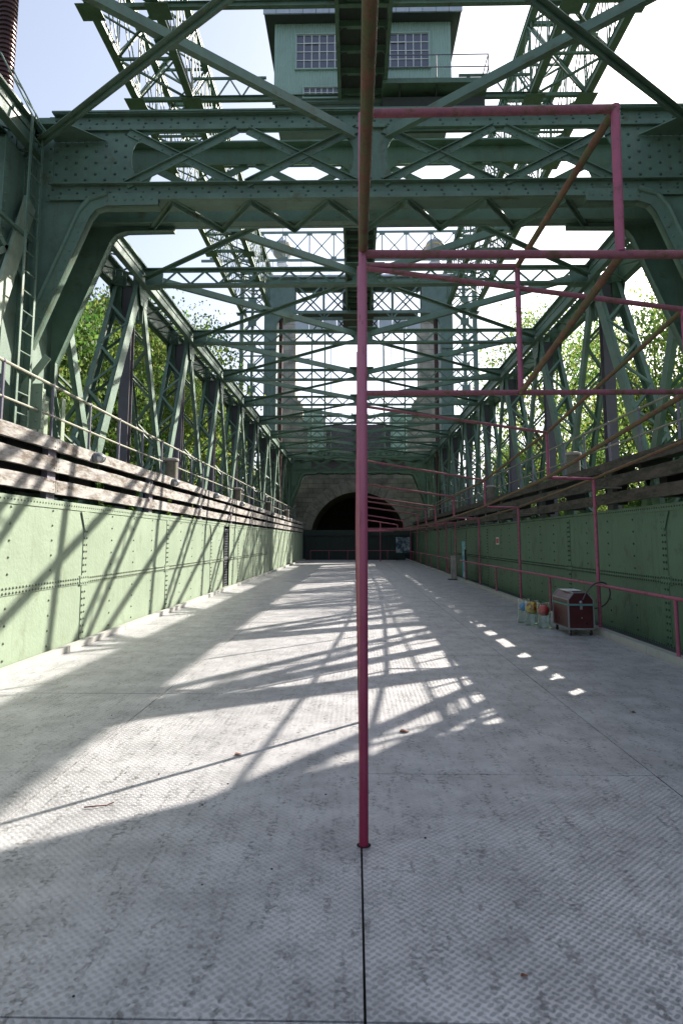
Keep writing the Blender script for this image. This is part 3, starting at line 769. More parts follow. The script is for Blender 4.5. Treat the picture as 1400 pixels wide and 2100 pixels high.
        g.plate([[(sg*4.98, -.02), (sg*4.98, -.5), (sg*4.6, -.5), (sg*4.15, -.02)]], lambda a, b, d: (a, b, 7.86+d), .015); g.rivline((sg*4.3, -.03, 7.85), (sg*4.9, -.03, 7.85), (0, -1, 0), .1, .018)
        g.build('gusset_plate', 'green', o)
    return o
pf = portal(); pf.location = (CX, F0, 0); pf['label'] = 'near riveted portal frame with crossed bars spanning the trough'
dup(pf, (CX, 53.45, 0), 'far portal frame in front of the stone arch')
# nearest leg on the left; unseen plate screen on the right, added for shade
def end_structure(side):
    L = side < 0; s = side
    T = thing('end_leg_or_screen', 'dark riveted end tower leg with braces beside the ladder' if L else 'unseen plate screen beside the near right column, added to shade the floor', 'tower leg', (CX+s*6, 8, -2))
    g = MB()
    if L:
        g.box(-5.75, -5.1, 9.3, 9.98, -2, 7.5); g.box(-5.1, -5.085, 9.25, 9.4, -2, 7.5); g.box(-5.1, -5.085, 9.85, 9.98, -2, 7.5)
        for y in (9.32, 9.91): g.rivline((-5.084, y, 2.5), (-5.084, y, 7.4), (1, 0, 0), .13, .02)
        g.rivline((-5.2, 9.299, 2.5), (-5.2, 9.299, 7.4), (0, -1, 0), .13, .02)
    else:
        g.plate([[(2, -2), (11.9, -2), (12.0, 3.55), (11.45, 3.62), (11.05, 4.9), (10.75, 4.6), (10.75, 3.62), (10.45, 3.6), (10.45, 5.0), (11.2, 6.6), (11.2, 9.2), (2, 9.2)]], lambda a, b, d: (CX+6.2+d, a, b), .05)  # outline and notch shaped for the floor's shadow edge and sun patch
        g.rivline((CX+6.19, 9.8, 3), (CX+6.19, 9.8, 8), (-1, 0, 0), .15, .022)
        for k in range(5): g.box(CX+6.05, CX+6.2, 2.5+k*1.8, 2.6+k*1.8, -2, 9)
    g.build('plating', 'green', T)
    if L:
        g = MB(); g.beam((-4.98, 9.85, 6.75), (-4.98, 8.75, 3.9), .05, .3, (0, 0, 1)); g.build('brace', 'wallgreen', T)
        g = MB(); g.beam((-5.0, 9.9, 5.5), (-5.0, 8.6, 6.1), .02, .09); g.beam((-5.0, 9.9, 6.2), (-5.0, 8.6, 5.3), .02, .09); g.beam((-4.95, 9.9, 6.15), (-4.95, 8.5, 6.15), .05, .05); g.build('cross_brace', 'green', T)
end_structure(-1); end_structure(1)
# ladder
T = thing('ladder', 'narrow green steel ladder beside the near left column', 'ladder', (-4.8, 9.6, 3))
for y, nm in ((9.40, 'stile'), (9.77, 'stile')):
    g = MB(); g.beam((-4.79, y, 2.9), (-4.79, y, 7.9), .018, .055, (0, 1, 0)); g.beam((-4.79, y, 7.9), (-5.28, y-.1, 8.85), .018, .055, (0, 1, 0)); g.build(nm, 'green', T)
z = 3.1
while z < 8.7:
    dx = max(0, z-7.9)*-.516
    g = MB(); g.tube((-4.79+dx, 9.40+dx*.2, z), (-4.79+dx, 9.77+dx*.2, z), .011, 6); g.build('rung', 'green', T, True); z += .30

# ============================================================ overhead bridge (z 17.8 .. 20.6)
ZL, ZU = 17.8, 20.65
PB = 4.45; PY = [10.0+PB*k for k in range(9)]   # ... 45.6
PY = [18.9+PB*(k-2) for k in range(8)] ; PY.append(47.0)
def bridge(side):
    s = side; xa, xb = CX+s*6.25, CX+s*8.25
    T = thing('lattice_bridge', 'high green lattice box girder running overhead on the %s' % ('left' if s < 0 else 'right'), 'bridge', (CX+s*7.2, PY[0], ZL))
    for x in (xa, xb):
        for z in (ZL, ZU):
            g = MB(); g.ibeam((x, PY[0], z), (x, 48.5, z), .26, .27, .03); g.beam((x, PY[0], z), (x, 48.5, z), .2, .23); g.build('chord', 'green', T)
    for i, y in enumerate(PY):
        for x in (xa, xb):
            g = MB()
            for e in (-.09, .09): g.beam((x, y+e, ZL+.1), (x, y+e, ZU-.1), .04, .05)
            for j in range(12): z = ZL+.3+j*.2; g.beam((x, y-.09, z), (x, y+.09, z+(.1 if j % 2 else -.0)), .03, .02)
            g.box(x-.02, x+.02, y-.42, y+.42, ZL-.02, ZL+.45); g.box(x-.02, x+.02, y-.35, y+.35, ZU-.4, ZU)
            g.build('post', 'green', T)
        g = MB(); g.beam((xa, y, ZL), (xb, y, ZL), .14, .14); g.beam((xa, y, ZU), (xb, y, ZU), .14, .14)
        g.beam((xa, y, ZL+.1), (xb, y, ZU-.1), .06, .06); g.beam((xb, y, ZL+.1), (xa, y, ZU-.1), .06, .06)
        g.box(xa-.3, xa+.4, y-.35, y+.35, ZL-.185, ZL-.16); g.box(xb-.4, xb+.3, y-.35, y+.35, ZL-.185, ZL-.16)
        g.build('cross_member', 'green', T)
    for y0, y1 in zip(PY, PY[1:]):
        ym = (y0+y1)/2
        for x in (xa, xb):
            g = MB()
            for o_ in (-.06, .06):
                g.beam((x+o_, y0, ZL+.1), (x+o_, ym, ZU-.1), .03, .06); g.beam((x+o_, y1, ZL+.1), (x+o_, ym, ZU-.1), .03, .06)
                g.beam((x+o_, y0, ZU-.1), (x+o_, ym, ZL+.1), .03, .06); g.beam((x+o_, y1, ZU-.1), (x+o_, ym, ZL+.1), .03, .06)
            for e in (-.09, .09): g.beam((x, ym+e, ZL+.1), (x, ym+e, ZU-.1), .035, .04)
            g.build('diagonal', 'green', T)
        for z in (ZL-.05, ZU):
            g = MB(); g.beam((xa, y0, z), (xb, ym, z), .07, .07); g.beam((xb, ym, z), (xa, y1, z), .07, .07); g.beam((xa, ym, z), (xb, ym, z), .09, .08); g.beam((xb, y0, z), (xa, ym, z), .05, .05); g.beam((xa, ym, z), (xb, y1, z), .05, .05)
            g.build('lateral_brace', 'green', T)
bridge(-1); bridge(1)
# cross girders joining the bridges
for k, y in enumerate(PY[2:6]):
    if y > 46: continue
    if abs(y-23.35) < .3 or True:
        T = thing('cross_girder', 'slim high cross girder joining the overhead bridges, %s from the camera' % ORD[k], 'beam', (CX, y, ZL), 'high cross girders')
        g = MB(); g.ibeam((CX-6.25, y, ZL), (CX+6.25, y, ZL), .16, .2, .02); g.build('lower_bar', 'green', T)
        if k == 1:
            g = MB()
            for sg in (-1, 1):
                x = 3.5
                while x < 6.2:
                    g.beam((CX+sg*x, y, ZL+.05), (CX+sg*min(6.2, x+.45), y, ZL+.8), .04, .05); g.beam((CX+sg*min(6.2, x+.45), y, ZL+.8), (CX+sg*min(6.2, x+.9), y, ZL+.05), .04, .05); x += .9
            g.beam((CX-6.2, y, ZL+.82), (CX-3.5, y, ZL+.82), .08, .08); g.beam((CX+3.6, y, ZL+.82), (CX+6.2, y, ZL+.82), .08, .08)
            g.build('web_bars', 'green', T)
# central walkway
T = thing('overhead_walkway', 'dark underside of the central catwalk with ribs and brackets', 'walkway', (CX, 14, ZL))
xa, xb = -.52, 1.12
g = MB()
for x in (xa, xb): g.ibeam((x, 14, ZL+.05), (x, 47, ZL+.05), .12, .36, .02)
g.build('side_girder', 'green', T)
g = MB(); g.box(xa+.06, xb-.06, 14, 47, ZL+.25, ZL+.28); g.build('deck', 'hullgrey', T)
y = 14.4; 
while y < 46.5:
    g = MB(); g.box(xa+.02, xb-.02, y-.03, y+.03, ZL+.02, ZL+.24); g.box(xa+.3, xb-.3, y-.07, y+.07, ZL+.0, ZL+.02)
    for x, sg in ((xa, 1), (xb, -1)):
        g.plate([[(x+sg*.02, ZL-.1), (x+sg*.02, ZL+.2), (x+sg*.36, ZL+.2)]], lambda a, b, d: (a, y+.04+d, b), .02)
    g.build('rib', 'green', T); y += 1.1
for x in (xa-.05, xb+.05):
    g = MB(); yy = 14.5
    while yy < 46.5: g.tube((x, yy, ZL+.2), (x, yy, ZL+1.25), .02, 6); yy += 1.6
    g.tube((x, 14.5, ZL+1.25), (x, 46.3, ZL+1.25), .022, 6); g.tube((x, 14.5, ZL+.75), (x, 46.3, ZL+.75), .018, 6); g.build('railing', 'green', T)

# ============================================================ machine house
HY = 23.4; hx0, hx1 = -2.96, 3.6; hz0, hz1 = 17.72, 20.83
T = thing('machine_house', 'green corrugated machine house on the overhead bridge', 'house', (CX, HY, hz0))
g = MB()
def corr(x0, x1, z0, z1, y):
    n = int((x1-x0)/.024); vs = []; fs = []
    for i in range(n+1):
        x = x0+(x1-x0)*i/n; yy = y+.016*math.sin(i*math.pi/2)
        vs += [(x, yy, z0), (x, yy, z1)]
    for i in range(n): fs.append((2*i, 2*i+2, 2*i+3, 2*i+1))
    g.add(vs, fs)
wins = [(-2.14, -.42, 18.98, 20.35, 6), (1.06, 2.78, 18.98, 20.35, 6)]
corr(hx0, wins[0][0], hz0, hz1, HY); corr(wins[0][0], wins[0][1], hz0+.6, 18.98, HY); corr(wins[0][0], wins[0][1], 20.35, hz1, HY)
corr(wins[0][0], -1.85, hz0, hz0+.6, HY); corr(-.55, wins[0][1], hz0, hz0+.6, HY); corr(-1.85, -.55, hz0, hz0+.1, HY); corr(-1.85, -.55, hz0+.5, hz0+.6, HY)
corr(wins[0][1], wins[1][0], hz0, hz1, HY); corr(wins[1][0], wins[1][1], hz0, 18.98, HY); corr(wins[1][0], wins[1][1], 20.35, hz1, HY); corr(wins[1][1], hx1, hz0, hz1, HY)
g.box(hx0, hx0+.03, HY+.03, HY+2.8, hz0, hz1); g.box(hx1-.03, hx1, HY+.03, HY+2.8, hz0, hz1); g.box(hx0, hx1, HY+2.77, HY+2.8, hz0, hz1)
house_green = mat('house_green_sheet', (.34, .46, .40), .08, .5, 2)
g.build('wall', house_green, T)
def roofpart():
    g = MB(); g.box(hx0-.35, hx1+.35, HY-.5, HY+3.2, hz1+.28, hz1+.32); rf = g.build('roof', 'zinc', T)
    g = MB(); n = 15
    for i in range(n):
        xa_ = hx0-.37+(hx1-hx0+.74)*i/n; xb_ = hx0-.37+(hx1-hx0+.74)*(i+1)/n
        g.box(xa_+.008, xb_-.008, HY-.57, HY-.51, hz1-.03, hz1+.36)
    g.build('fascia', 'zinc', rf)
    g = MB(); g.box(hx0-.34, hx1+.34, HY-.5, HY+3.1, hz1+.0, hz1+.05); g.build('eaves', 'hullgrey', rf)
roofpart()
for (a, b, c, d, n) in wins+[(-1.85, -.55, hz0+.1, hz0+.5, 6)]:
    g = MB(); y = HY-.05; t = .05
    g.box(a-t, b+t, y-.02, y+.08, d, d+t); g.box(a-t, b+t, y-.03, y+.08, c-t, c); g.box(a-t, a, y-.02, y+.08, c, d); g.box(b, b+t, y-.02, y+.08, c, d)
    wn = g.build('window', house_green, T)
    g = MB(); g.box(a, b, y+.05, y+.06, c, d); g.build('pane', 'pane', wn)
    g = MB()
    for i in range(n+1): x = a+(b-a)*i/n; g.box(x-.014, x+.014, y+.02, y+.049, c, d)
    rows = 4 if d-c > 1 else 2
    for j in range(rows+1): z = c+(d-c)*j/rows; g.box(a, b, y+.018, y+.047, z-.012, z+.012)
    if n == 6 and d-c > 1:
        g.box(a+(b-a)*3/6-.018, a+(b-a)*3/6+.018, y+.0, y+.017, c+.3, d-.35); g.box(a+(b-a)/6, a+(b-a)*3/6, y+.0, y+.017, d-.37, d-.335)
    g.build('glazing_bars', 'white', wn)
g = MB(); g.box(hx0+.1, hx1-.1, HY+.15, HY+2.6, hz0-.75, hz0-.02); g.box(hx0-.05, hx1+.05, HY-.06, HY+.1, hz0-.08, hz0-.021)
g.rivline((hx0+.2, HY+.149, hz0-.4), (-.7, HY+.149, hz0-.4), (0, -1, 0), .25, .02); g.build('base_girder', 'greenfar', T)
g = MB(); by = HY-1.15; bx0, bx1 = 1.0, 4.75; bz = 17.6
g.box(bx0, bx1, by, HY+.9, bz, bz+.05); g.box(bx0, bx1, by-.03, by-.001, bz-.06, bz+.12)
bl = g.build('balcony', 'green', T)
g = MB(); g.box(bx0, bx1-.1, by+.4, HY+.5, bz-.9, bz-.3); 
for x in (1.6, 2.9, 4.2): g.plate([[(by+.1, bz-.01), (HY, bz-.01), (HY, bz-.8)]], lambda a, b, d: (x+d, a, b), .05)
g.build('bracket', 'hullgrey', bl)
g = MB()
for z in (bz+.12, bz+.55, bz+1.02):
    g.poly([(bx0, by, z), (bx1-.02, by, z), (bx1, HY+.8, z)], .02, 6)
for x in (bx0+.02, 2.9, bx1-.02): g.tube((x, by, bz), (x, by, bz+1.02), .02, 6)
g.tube((bx1, HY+.8, bz), (bx1, HY+.8, bz+1.02), .02, 6)
g.build('railing', 'railpost', bl)

# ============================================================ far guide tower
TY = 47.0
T = thing('guide_tower', 'tall green guide tower frame straddling the far end of the trough', 'tower', (CX, TY, -2))
for s in (-1, 1):
    g = MB(); xa, xb = CX+s*5.75, CX+s*6.6
    g.box(xa, xb, TY-.5, TY-.47, -2, 17.6); g.box(xa, xa+s*.03, TY-.469, TY+.5, -2, 17.6)
    for i in range(4): g.box(xa+s*(.02+i*.25), xa+s*(.08+i*.25), TY-.56, TY-.501, -2, 17.6)
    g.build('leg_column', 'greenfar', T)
    g = MB(); xc = CX+s*8.25; xd = CX+s*7.5
    g.box(xc-.14, xc+.14, TY-.2, TY+.2, -2, 20.6); g.box(xd-.1, xd+.1, TY-.2, TY+.2, -2, 20.6)
    z = -1.5; k = 0
    while z < 20:
        a, b = (xb, xc) if k % 2 == 0 else (xc, xb)
        g.beam((a, TY-.2, z), (b, TY-.2, z+1.6), .1, .1); g.beam((b, TY-.2, z), (a, TY-.2, z+1.6), .08, .08); g.beam((xb, TY-.2, z), (xc, TY-.2, z), .09, .1)
        g.beam((a, TY+.5, z+.5), (b, TY+.5, z+2.1), .07, .07); g.box(xd-.3, xd+.3, TY-.27, TY-.25, z+.55, z+1.05); z += 1.6; k += 1
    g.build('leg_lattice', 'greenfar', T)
    # haunch plate with curved knee
    g = MB(); arc = [(CX+s*(4.45), 17.45)]
    for i in range(7):
        t = R(15*i); arc.append((CX+s*(4.75+.98*math.sin(t)), 16.45+1.0*math.cos(t)))
    arc += [(CX+s*5.74, 14.9), (CX+s*6.6, 14.9), (CX+s*6.6, 20.0), (CX+s*4.45, 20.0)]
    g.plate([arc], lambda a, b, d: (a, TY-.62+d, b), .03)
    g.plate([[(x, z) for x, z in arc]], lambda a, b, d: (a, TY+.5+d, b), .03)
    for i in range(5):
        for j in range(9): g.riv((CX+s*(4.6+i*.42), TY-.621, 17.7+j*.25), (0, -1, 0), .03)
    pts = arc[:9]
    for (a, b), (c, d) in zip(pts, pts[1:]):
        g.add([(a, TY-.589, b), (c, TY-.589, d), (c, TY+1.2, d), (a, TY+1.2, b)], [(0, 1, 2, 3)])
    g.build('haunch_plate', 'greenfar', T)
g = MB()
for y in (TY-.55, TY+.9):
    g.beam((CX-4.45, y, 17.55), (CX+4.45, y, 17.55), .16, .2); g.beam((CX-4.45, y, 19.75), (CX+4.45, y, 19.75), .3, .4)
    for s in (-1, 1):
        for (xa, xb) in ((.5, 2.4), (2.5, 4.4)):
            g.beam((CX+s*xa, y, 17.6), (CX+s*xb, y, 19.6), .05, .1); g.beam((CX+s*xa, y, 19.6), (CX+s*xb, y, 17.6), .05, .1)
        g.beam((CX+s*2.45, y, 17.6), (CX+s*2.45, y, 19.6), .1, .2); g.beam((CX+s*.6, y, 17.6), (CX+s*.6, y, 19.6), .1, .15)
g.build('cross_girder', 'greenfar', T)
g = MB()
for s in (-1, 1):
    for sg in (-1, 1):
        for (xa, xb) in ((.4, 2.2), (2.2, 4.0)):
            g.beam((CX+s*xa, 52, 17.4), (CX+s*xb, 52, 19.6), .05, .08); g.beam((CX+s*xb, 52, 17.4), (CX+s*xa, 52, 19.6), .05, .08)
g.box(CX-4.4, CX+4.4, TY+1.6, TY+2.6, 18.1, 18.3)
g.box(CX-1.1, CX+1.1, TY-.4, TY+4, 17.5, 19.9)
g.build('rear_girder', 'hullgrey', T)
g = MB(); g.box(CX-7, CX+7, TY-1.0, TY-.9, 19.98, 20.12); g.box(CX-7, CX+7, TY-.9, TY+2, 19.98, 20.05)
for i in range(15): g.tube((CX-7+i, TY-.95, 20.1), (CX-7+i, TY-.95, 21.2), .02, 5)
g.tube((CX-7, TY-.95, 21.2), (CX+7, TY-.95, 21.2), .022, 5); g.tube((CX-7, TY-.95, 20.65), (CX+7, TY-.95, 20.65), .018, 5)
g.build('gallery', 'white' if False else 'zinc', T)
# high lattice railing girder
T = thing('gallery_girder', 'open lattice girder behind the globe lanterns', 'girder', (CX, TY-1.5, 21.0))
g = MB(); y = TY-1.2
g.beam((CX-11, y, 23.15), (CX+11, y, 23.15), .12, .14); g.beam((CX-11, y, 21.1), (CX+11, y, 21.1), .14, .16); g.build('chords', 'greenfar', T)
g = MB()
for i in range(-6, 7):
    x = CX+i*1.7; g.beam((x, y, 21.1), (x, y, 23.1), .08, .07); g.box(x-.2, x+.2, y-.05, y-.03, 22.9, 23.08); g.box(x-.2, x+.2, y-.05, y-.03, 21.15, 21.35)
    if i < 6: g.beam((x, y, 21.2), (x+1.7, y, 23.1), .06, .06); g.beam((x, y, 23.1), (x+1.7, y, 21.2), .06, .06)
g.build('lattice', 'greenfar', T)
# globe lanterns
def globe():
    o = thing('globe_lantern', 'x', 'lantern', (0,0,0), 'globe lanterns on the far tower')
    g = MB(); g.ball((0,0,0), .74, 28, 18); g.build('globe', 'globe', o, True)
    g = MB(); g.lathe((0,0,.06), [(.74, 0), (.77, .02), (.77, .07), (.73, .09)], 28); g.ball((0, -.76, .1), .09, 10, 8); g.build('ring', 'brass', o, True)
    g = MB(); g.lathe((0,0,0), [(.001, .93), (.09, .92), (.12, .80)]+[(.755*math.sin(R(a)), .755*math.cos(R(a))) for a in range(14, 68, 9)], 28); g.build('cap', 'zinc', o, True)
    g = MB(); g.tube((0,0,.9), (0,0,2.5), .03, 6); g.tube((-.09,0,1.9), (.09,0,1.9), .04, 6); g.build('rod', 'lampgrey', o)
    g = MB(); g.lathe((0,0,0), [(.2, -.7), (.14, -.8), (.4, -.95), (.42, -1.1), (.001, -1.1)], 20); g.build('foot', 'zinc', o, True)
    for sg in (-1, 1):
        g = MB(); g.tube((sg*.8, 0, -.1), (sg*.8, 0, .14), .035, 6); g.build('handle', 'lampgrey', o)
    return o
gl = globe(); gl.location = (-5.12, TY-.4, 22.2); gl['label'] = 'pale globe lantern with brass ring at the left of the far tower'
dup(gl, (5.75, TY-.4, 22.2), 'pale globe lantern with brass ring at the right of the far tower')

# ============================================================ screw spindles
def spindle(x, y, z0, z1, lab, det=True):
    T = thing('screw_spindle', lab, 'spindle', (x, y, z0), 'vertical screw spindles')
    prof = [(.001, 0)]; z = 0; p = .09; h = z1-z0
    if det:
        while z < h: prof += [(.145, z), (.172, z+p*.22), (.172, z+p*.5), (.145, z+p*.72)]; z += p
    else: prof += [(.14, 0), (.14, h)]
    prof += [(.001, h)]
    g = MB(); g.lathe((x, y, z0), prof, 18); g.build('threaded_shaft', 'spindle', T, False)
spindle(-6.36, 11.35, 7.0, 15.0, 'brown threaded screw spindle at the top left near the ladder')
spindle(CX-5.45, TY-.2, -2, 17.6, 'dark screw spindle beside the left leg of the far tower', False)
spindle(CX+5.45, TY-.2, -2, 17.6, 'dark screw spindle beside the right leg of the far tower', False)
# vent pipe on portal
T = thing('vent_pipe', 'short pale vent pipe on top of the near portal', 'pipe', (-4.75, 11.4, 8.3))
g = MB(); g.tube((-5.02, 11.3, 8.0), (-5.02, 11.3, 8.92), .055, 12); g.build('shaft', 'kerb', T, True)
g = MB(); g.lathe((-5.02, 11.3, 8.75), [(.056, 0), (.075, .02), (.075, .05), (.056, .07), (.056, .22), (.03, .27), (.001, .27)], 12); g.build('cap', 'bollardlid', T, True)

# ============================================================ stone work at the far end
AY = 58.0
T = thing('stone_arch', 'dark stone tunnel portal with a round arch at the far end', 'arch', (CX, AY, -2))
g = MB(); cz = 1.65; rad = 4.05
outer = [(CX-9, -3), (CX+9, -3), (CX+9, 7.15), (CX-9, 7.15)]
hole = [(CX-rad, -2.5)] + [(CX-rad*math.cos(R(a)), cz+rad*math.sin(R(a))) for a in range(0, 181, 6)] + [(CX+rad, -2.5)]
g.plate([outer, hole], lambda a, b, d: (a, AY+d, b), .6); g.build('wall', 'darkstone', T)
for k in range(23):
    a0, a1 = R(-6+k*180/21), R(-6+(k+1)*180/21-.9)
    if k > 21: continue
    g = MB(); r0, r1 = rad-.02, rad+.98
    pts = [(CX-r*math.cos(a), cz+r*math.sin(a)) for r, a in ((r0, a0), (r0, a1), (r1, a1), (r1, a0))]
    g.plate([pts], lambda a, b, d: (a, AY-.05+d, b), .045); g.build('voussoir', 'voussoir', T)
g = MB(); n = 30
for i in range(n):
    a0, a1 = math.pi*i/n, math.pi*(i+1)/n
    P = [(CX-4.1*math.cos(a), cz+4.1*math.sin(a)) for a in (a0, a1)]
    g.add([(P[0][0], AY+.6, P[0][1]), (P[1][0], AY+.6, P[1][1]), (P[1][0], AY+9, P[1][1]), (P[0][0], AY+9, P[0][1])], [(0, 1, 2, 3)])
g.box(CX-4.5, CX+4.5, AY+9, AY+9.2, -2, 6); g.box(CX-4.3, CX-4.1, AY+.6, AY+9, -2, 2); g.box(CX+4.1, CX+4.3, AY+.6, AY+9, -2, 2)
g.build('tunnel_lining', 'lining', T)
# lock gate
T = thing('lock_gate', 'dark green steel lock gate with vertical ribs closing the far end', 'gate', (CX, YEND+.1, -1))
g = MB(); g.box(XLW, XRW, YEND+.05, YEND+.12, -1, 2.0); g.build('plate', 'gate', T)
for i in range(21):
    g = MB(); x = XLW+.25+i*.43; g.box(x-.03, x+.03, YEND-.08, YEND+.049, 0, 1.98); g.build('rib', 'gate', T)
g = MB(); g.box(XLW, XRW, YEND-.15, YEND+.3, 2.001, 2.14); g.box(XLW, XRW, YEND+.1, YEND+.3, 2.141, 2.45); g.build('top_beam', 'gate', T)
# stone towers
def stower(s):
    T = thing('stone_tower', 'pale stone tower behind the %s leg of the guide tower' % ('left' if s < 0 else 'right'), 'tower', (CX+s*6.3, 64, 0))
    g = MB(); xa, xb = CX+s*5.15, CX+s*6.0; xb = CX+s*7.2
    n = 10; yy0, yy1 = 62, 64.2
    g.box(CX+s*5.75, CX+s*8.2, 62, 64.5, 14.8, 22.3); g.build('shaft', 'stone', T)
    g = MB(); g.box(CX+s*5.0, CX+s*8.6, 61.6, 65, 12.8, 14.0); g.box(CX+s*5.2, CX+s*8.5, 61.75, 65, 14.0, 14.4); g.box(CX+s*5.5, CX+s*8.4, 61.9, 65, 14.4, 14.799); g.build('moulding', 'stone', T)
    g = MB(); g.box(CX+s*4.55, CX+s*8.8, 61.8, 65, -3, 12.799); g.build('plinth', 'stone', T)
    g = MB(); g.box(CX+s*3.2, CX+s*4.9, 61.2, 61.3, 12.4, 13.6); g.box(CX+s*3.0, CX+s*4.54, 61.3, 64, 9.5, 12.9); g.build('machine_housing', house_green, T)
stower(-1); stower(1)
T = thing('gate_house', 'mauve rendered upper gate wall between the stone towers', 'wall', (CX, 63, 0))
g = MB(); g.box(CX-4.54, CX+4.54, 62.2, 63.0, 7, 12.2); g.build('wall', 'farwall', T)
g = MB(); g.box(CX-4.6, CX+4.6, 61.6, 62.19, 8.9, 9.1); g.build('ledge', 'farwall', T)
for s in (-1, 1):
    g = MB(); g.box(CX+s*3.0, CX+s*4.0, 61.55, 62.1, 9.4, 12.0); g.build('gate_panel', house_green, T)
    g = MB(); g.box(CX+s*1.6, CX+s*4.4, 61.3, 61.59, 9.11, 9.3); 
    for i in range(5): g.lathe((CX+s*(1.8+i*.55), 61.4, 9.3), [(.001, 0), (.16, 0), (.16, .3), (.05, .45), (.001, .45)], 10)
    g.build('roller_gear', 'green', T)
g = MB(); 
for z in (12.75, 13.3): g.tube((CX-4.5, 62.3, z), (CX+4.5, 62.3, z), .03, 5)
for i in range(10): g.tube((CX-4.5+i, 62.3, 12.2), (CX-4.5+i, 62.3, 13.3), .03, 5)
g.build('railing', 'railpost', T)
# pale gutter beam and drop pipes under the far gallery
T = thing('service_gantry', 'pale panelled service trough hung behind the far tower', 'gantry', (CX, 56, 18))
g = MB(); y = 56
for i in range(9): x = CX-5.3+i*1.18; g.box(x+.03, x+1.15, y, y+.6, 19.2, 20.1)
g.box(CX-5.4, CX+5.4, y+.05, y+.55, 19.12, 19.199); g.build('panels', 'zinc', T)
for i, x in enumerate((-3.6, -2.5, -2.0 , 2.45, 3.1, 4.2)):
    g = MB(); r_ = .07 if i not in (2, 4) else .025; g.tube((x, y+.3, 9), (x, y+.3, 19.1), r_, 8); g.build('drop_pipe', 'green', T)
for s in (-1, 1):
    g = MB()
    for z in (16.6, 16.85): g.tube((CX+s*3.9, y+.3, z), (CX+s*5.6, y+.3, z), .04, 6)
    g.build('stay', 'green', T)

# ============================================================ pipe frame (pink / rusty)
CPX = .05
T = thing('pipe_frame', 'pink and rusty steel pipe frame in the middle and right of the trough', 'pipe frame', (CPX, 3.83, 0))
def pipe(nm, m, pts, r=.0255):
    g = MB(); g.poly(pts, r, 14); return g.build(nm, m, T, True)
for y, zt in ((3.83, 3.26), (6.31, 4.22), (8.9, 4.1), (11.74, 3.99), (17.8, 3.71), (23.5, 3.57), (29, 3.5), (35, 3.4), (41, 3.3), (47, 3.2)):
    if y < 4:
        pipe('post', 'magenta', [(CPX-.008, y, -.02), (CPX, y, 4.15)])
    else: pipe('post', 'magenta', [(CPX, y, -.02), (CPX, y, zt)], .024)
YA, YB = 3.83, 6.31
pipe('cross_bar', 'rustpink', [(CPX, YA, 4.15), (1.56, YA, 4.16)], .027)
pipe('post', 'pink', [(1.56, YA, 4.185), (1.545, YA, 3.27)], .027)
pipe('cross_bar', 'rustpink', [(CPX, YA, 3.265), (2.75, YA, 3.24)])
pipe('long_bar', 'rust', [(CPX, YA-.01, 3.29), (CPX+.005, -.6, 3.34)], .027)
pipe('long_bar', 'rust', [(1.545, YA, 4.14), (1.56, YB, 4.21)]); pipe('long_bar', 'rust', [(1.55, YA, 3.25), (1.555, YB, 2.97)])
pipe('cross_bar', 'rustpink', [(CPX, YB, 4.23), (1.56, YB, 4.21)]); pipe('post', 'pink', [(1.56, YB, 4.21), (1.555, YB, 2.97)])
pipe('cross_bar', 'rustpink', [(CPX, YB, 2.975), (3.06, YB, 2.975)])
roof = [(YB, 4.21, 3.77, 3.11), (12.0, 3.99, 3.49, 3.39), (17.8, 3.71, 3.15, 3.37), (23.5, 3.57, 3.08, 3.38), (29, 3.50, 3.01, 3.39), (32, 3.48, 3.02, 3.3), (35, 3.36, 2.9, 3.2)]
for y, zc, ze, xe in roof:
    pipe('cross_bar', 'rustpink', [(CPX, y, zc), (xe, y, ze)], .0255 if y < 20 else .035)
deck = {YB: 2.975, 12.0: 2.70, 17.8: 2.48, 23.5: 2.39, 29: 2.33, 32: 2.31, 35: 2.3}
for y, zc, ze, xe in roof:
    pipe('post', 'pink', [(xe, y, ze), (xe, y, deck[y])], .027 if y < 20 else .035)
e = [(xe, y, ze) for y, zc, ze, xe in roof]
pipe('long_bar', 'rust', e[:6])
pipe('long_bar', 'rust', [(2.75, YA, 3.24)]+[(xe, y, deck[y]) for y, zc, ze, xe in roof]+[(3.0, 41, 2.28), (2.7, 47, 2.27), (2.0, 52, 2.27)], .028)
pipe('long_bar', 'rust', [(2.6, 2.2, 3.5), (2.75, YA, 3.24)])
wy = [12.13, 17.8, 23.5, 29, 32, 35.2, 41, 46.8, 52.5]
pipe('long_bar', 'rust', [(4.22, 5.5, 3.12), (4.22, 8.8, 2.86)]+[(4.22, y, 2.68 if y < 13 else 2.44 if y < 19 else 2.34) for y in wy], .026)
for y in wy:
    zt = 2.68 if y < 13 else 2.44 if y < 19 else 2.34
    pipe('post', 'pink', [(4.22, y, zt), (4.22, y, 0.02)], .03)
    pipe('bracket', 'pink', [(3.42 if y < 36 else 3.0, y, zt+.02), (4.22, y, zt)], .026)
    pipe('bracket', 'hullgrey' if False else 'bollard', [(4.24, y, zt-.16), (4.70, y, zt-.16)], .018)
for y, x0, z in ((41, .05, 3.2), (47, .05, 3.1)):
    pipe('cross_bar', 'pink', [(CPX, y, z), (2.9, y, z-.45)], .035); pipe('post', 'pink', [(2.9, y, z-.45), (2.9, y, 2.28)], .035); pipe('cross_bar', 'pink', [(CPX, y, 2.3), (2.9, y, 2.3)], .035)
for x in (.9, 1.9): pipe('post', 'pink', [(x, 52, 0), (x, 52, 3.0)], .035)
pipe('cross_bar', 'pink', [(CPX, 52, 2.28), (2.9, 52, 2.28)], .05)
# base hole
g = MB(); g.lathe((CPX-.008, YA, .0035), [(.001, 0), (.038, 0)], 20); T2 = g.build('base_hole', 'dark', T)
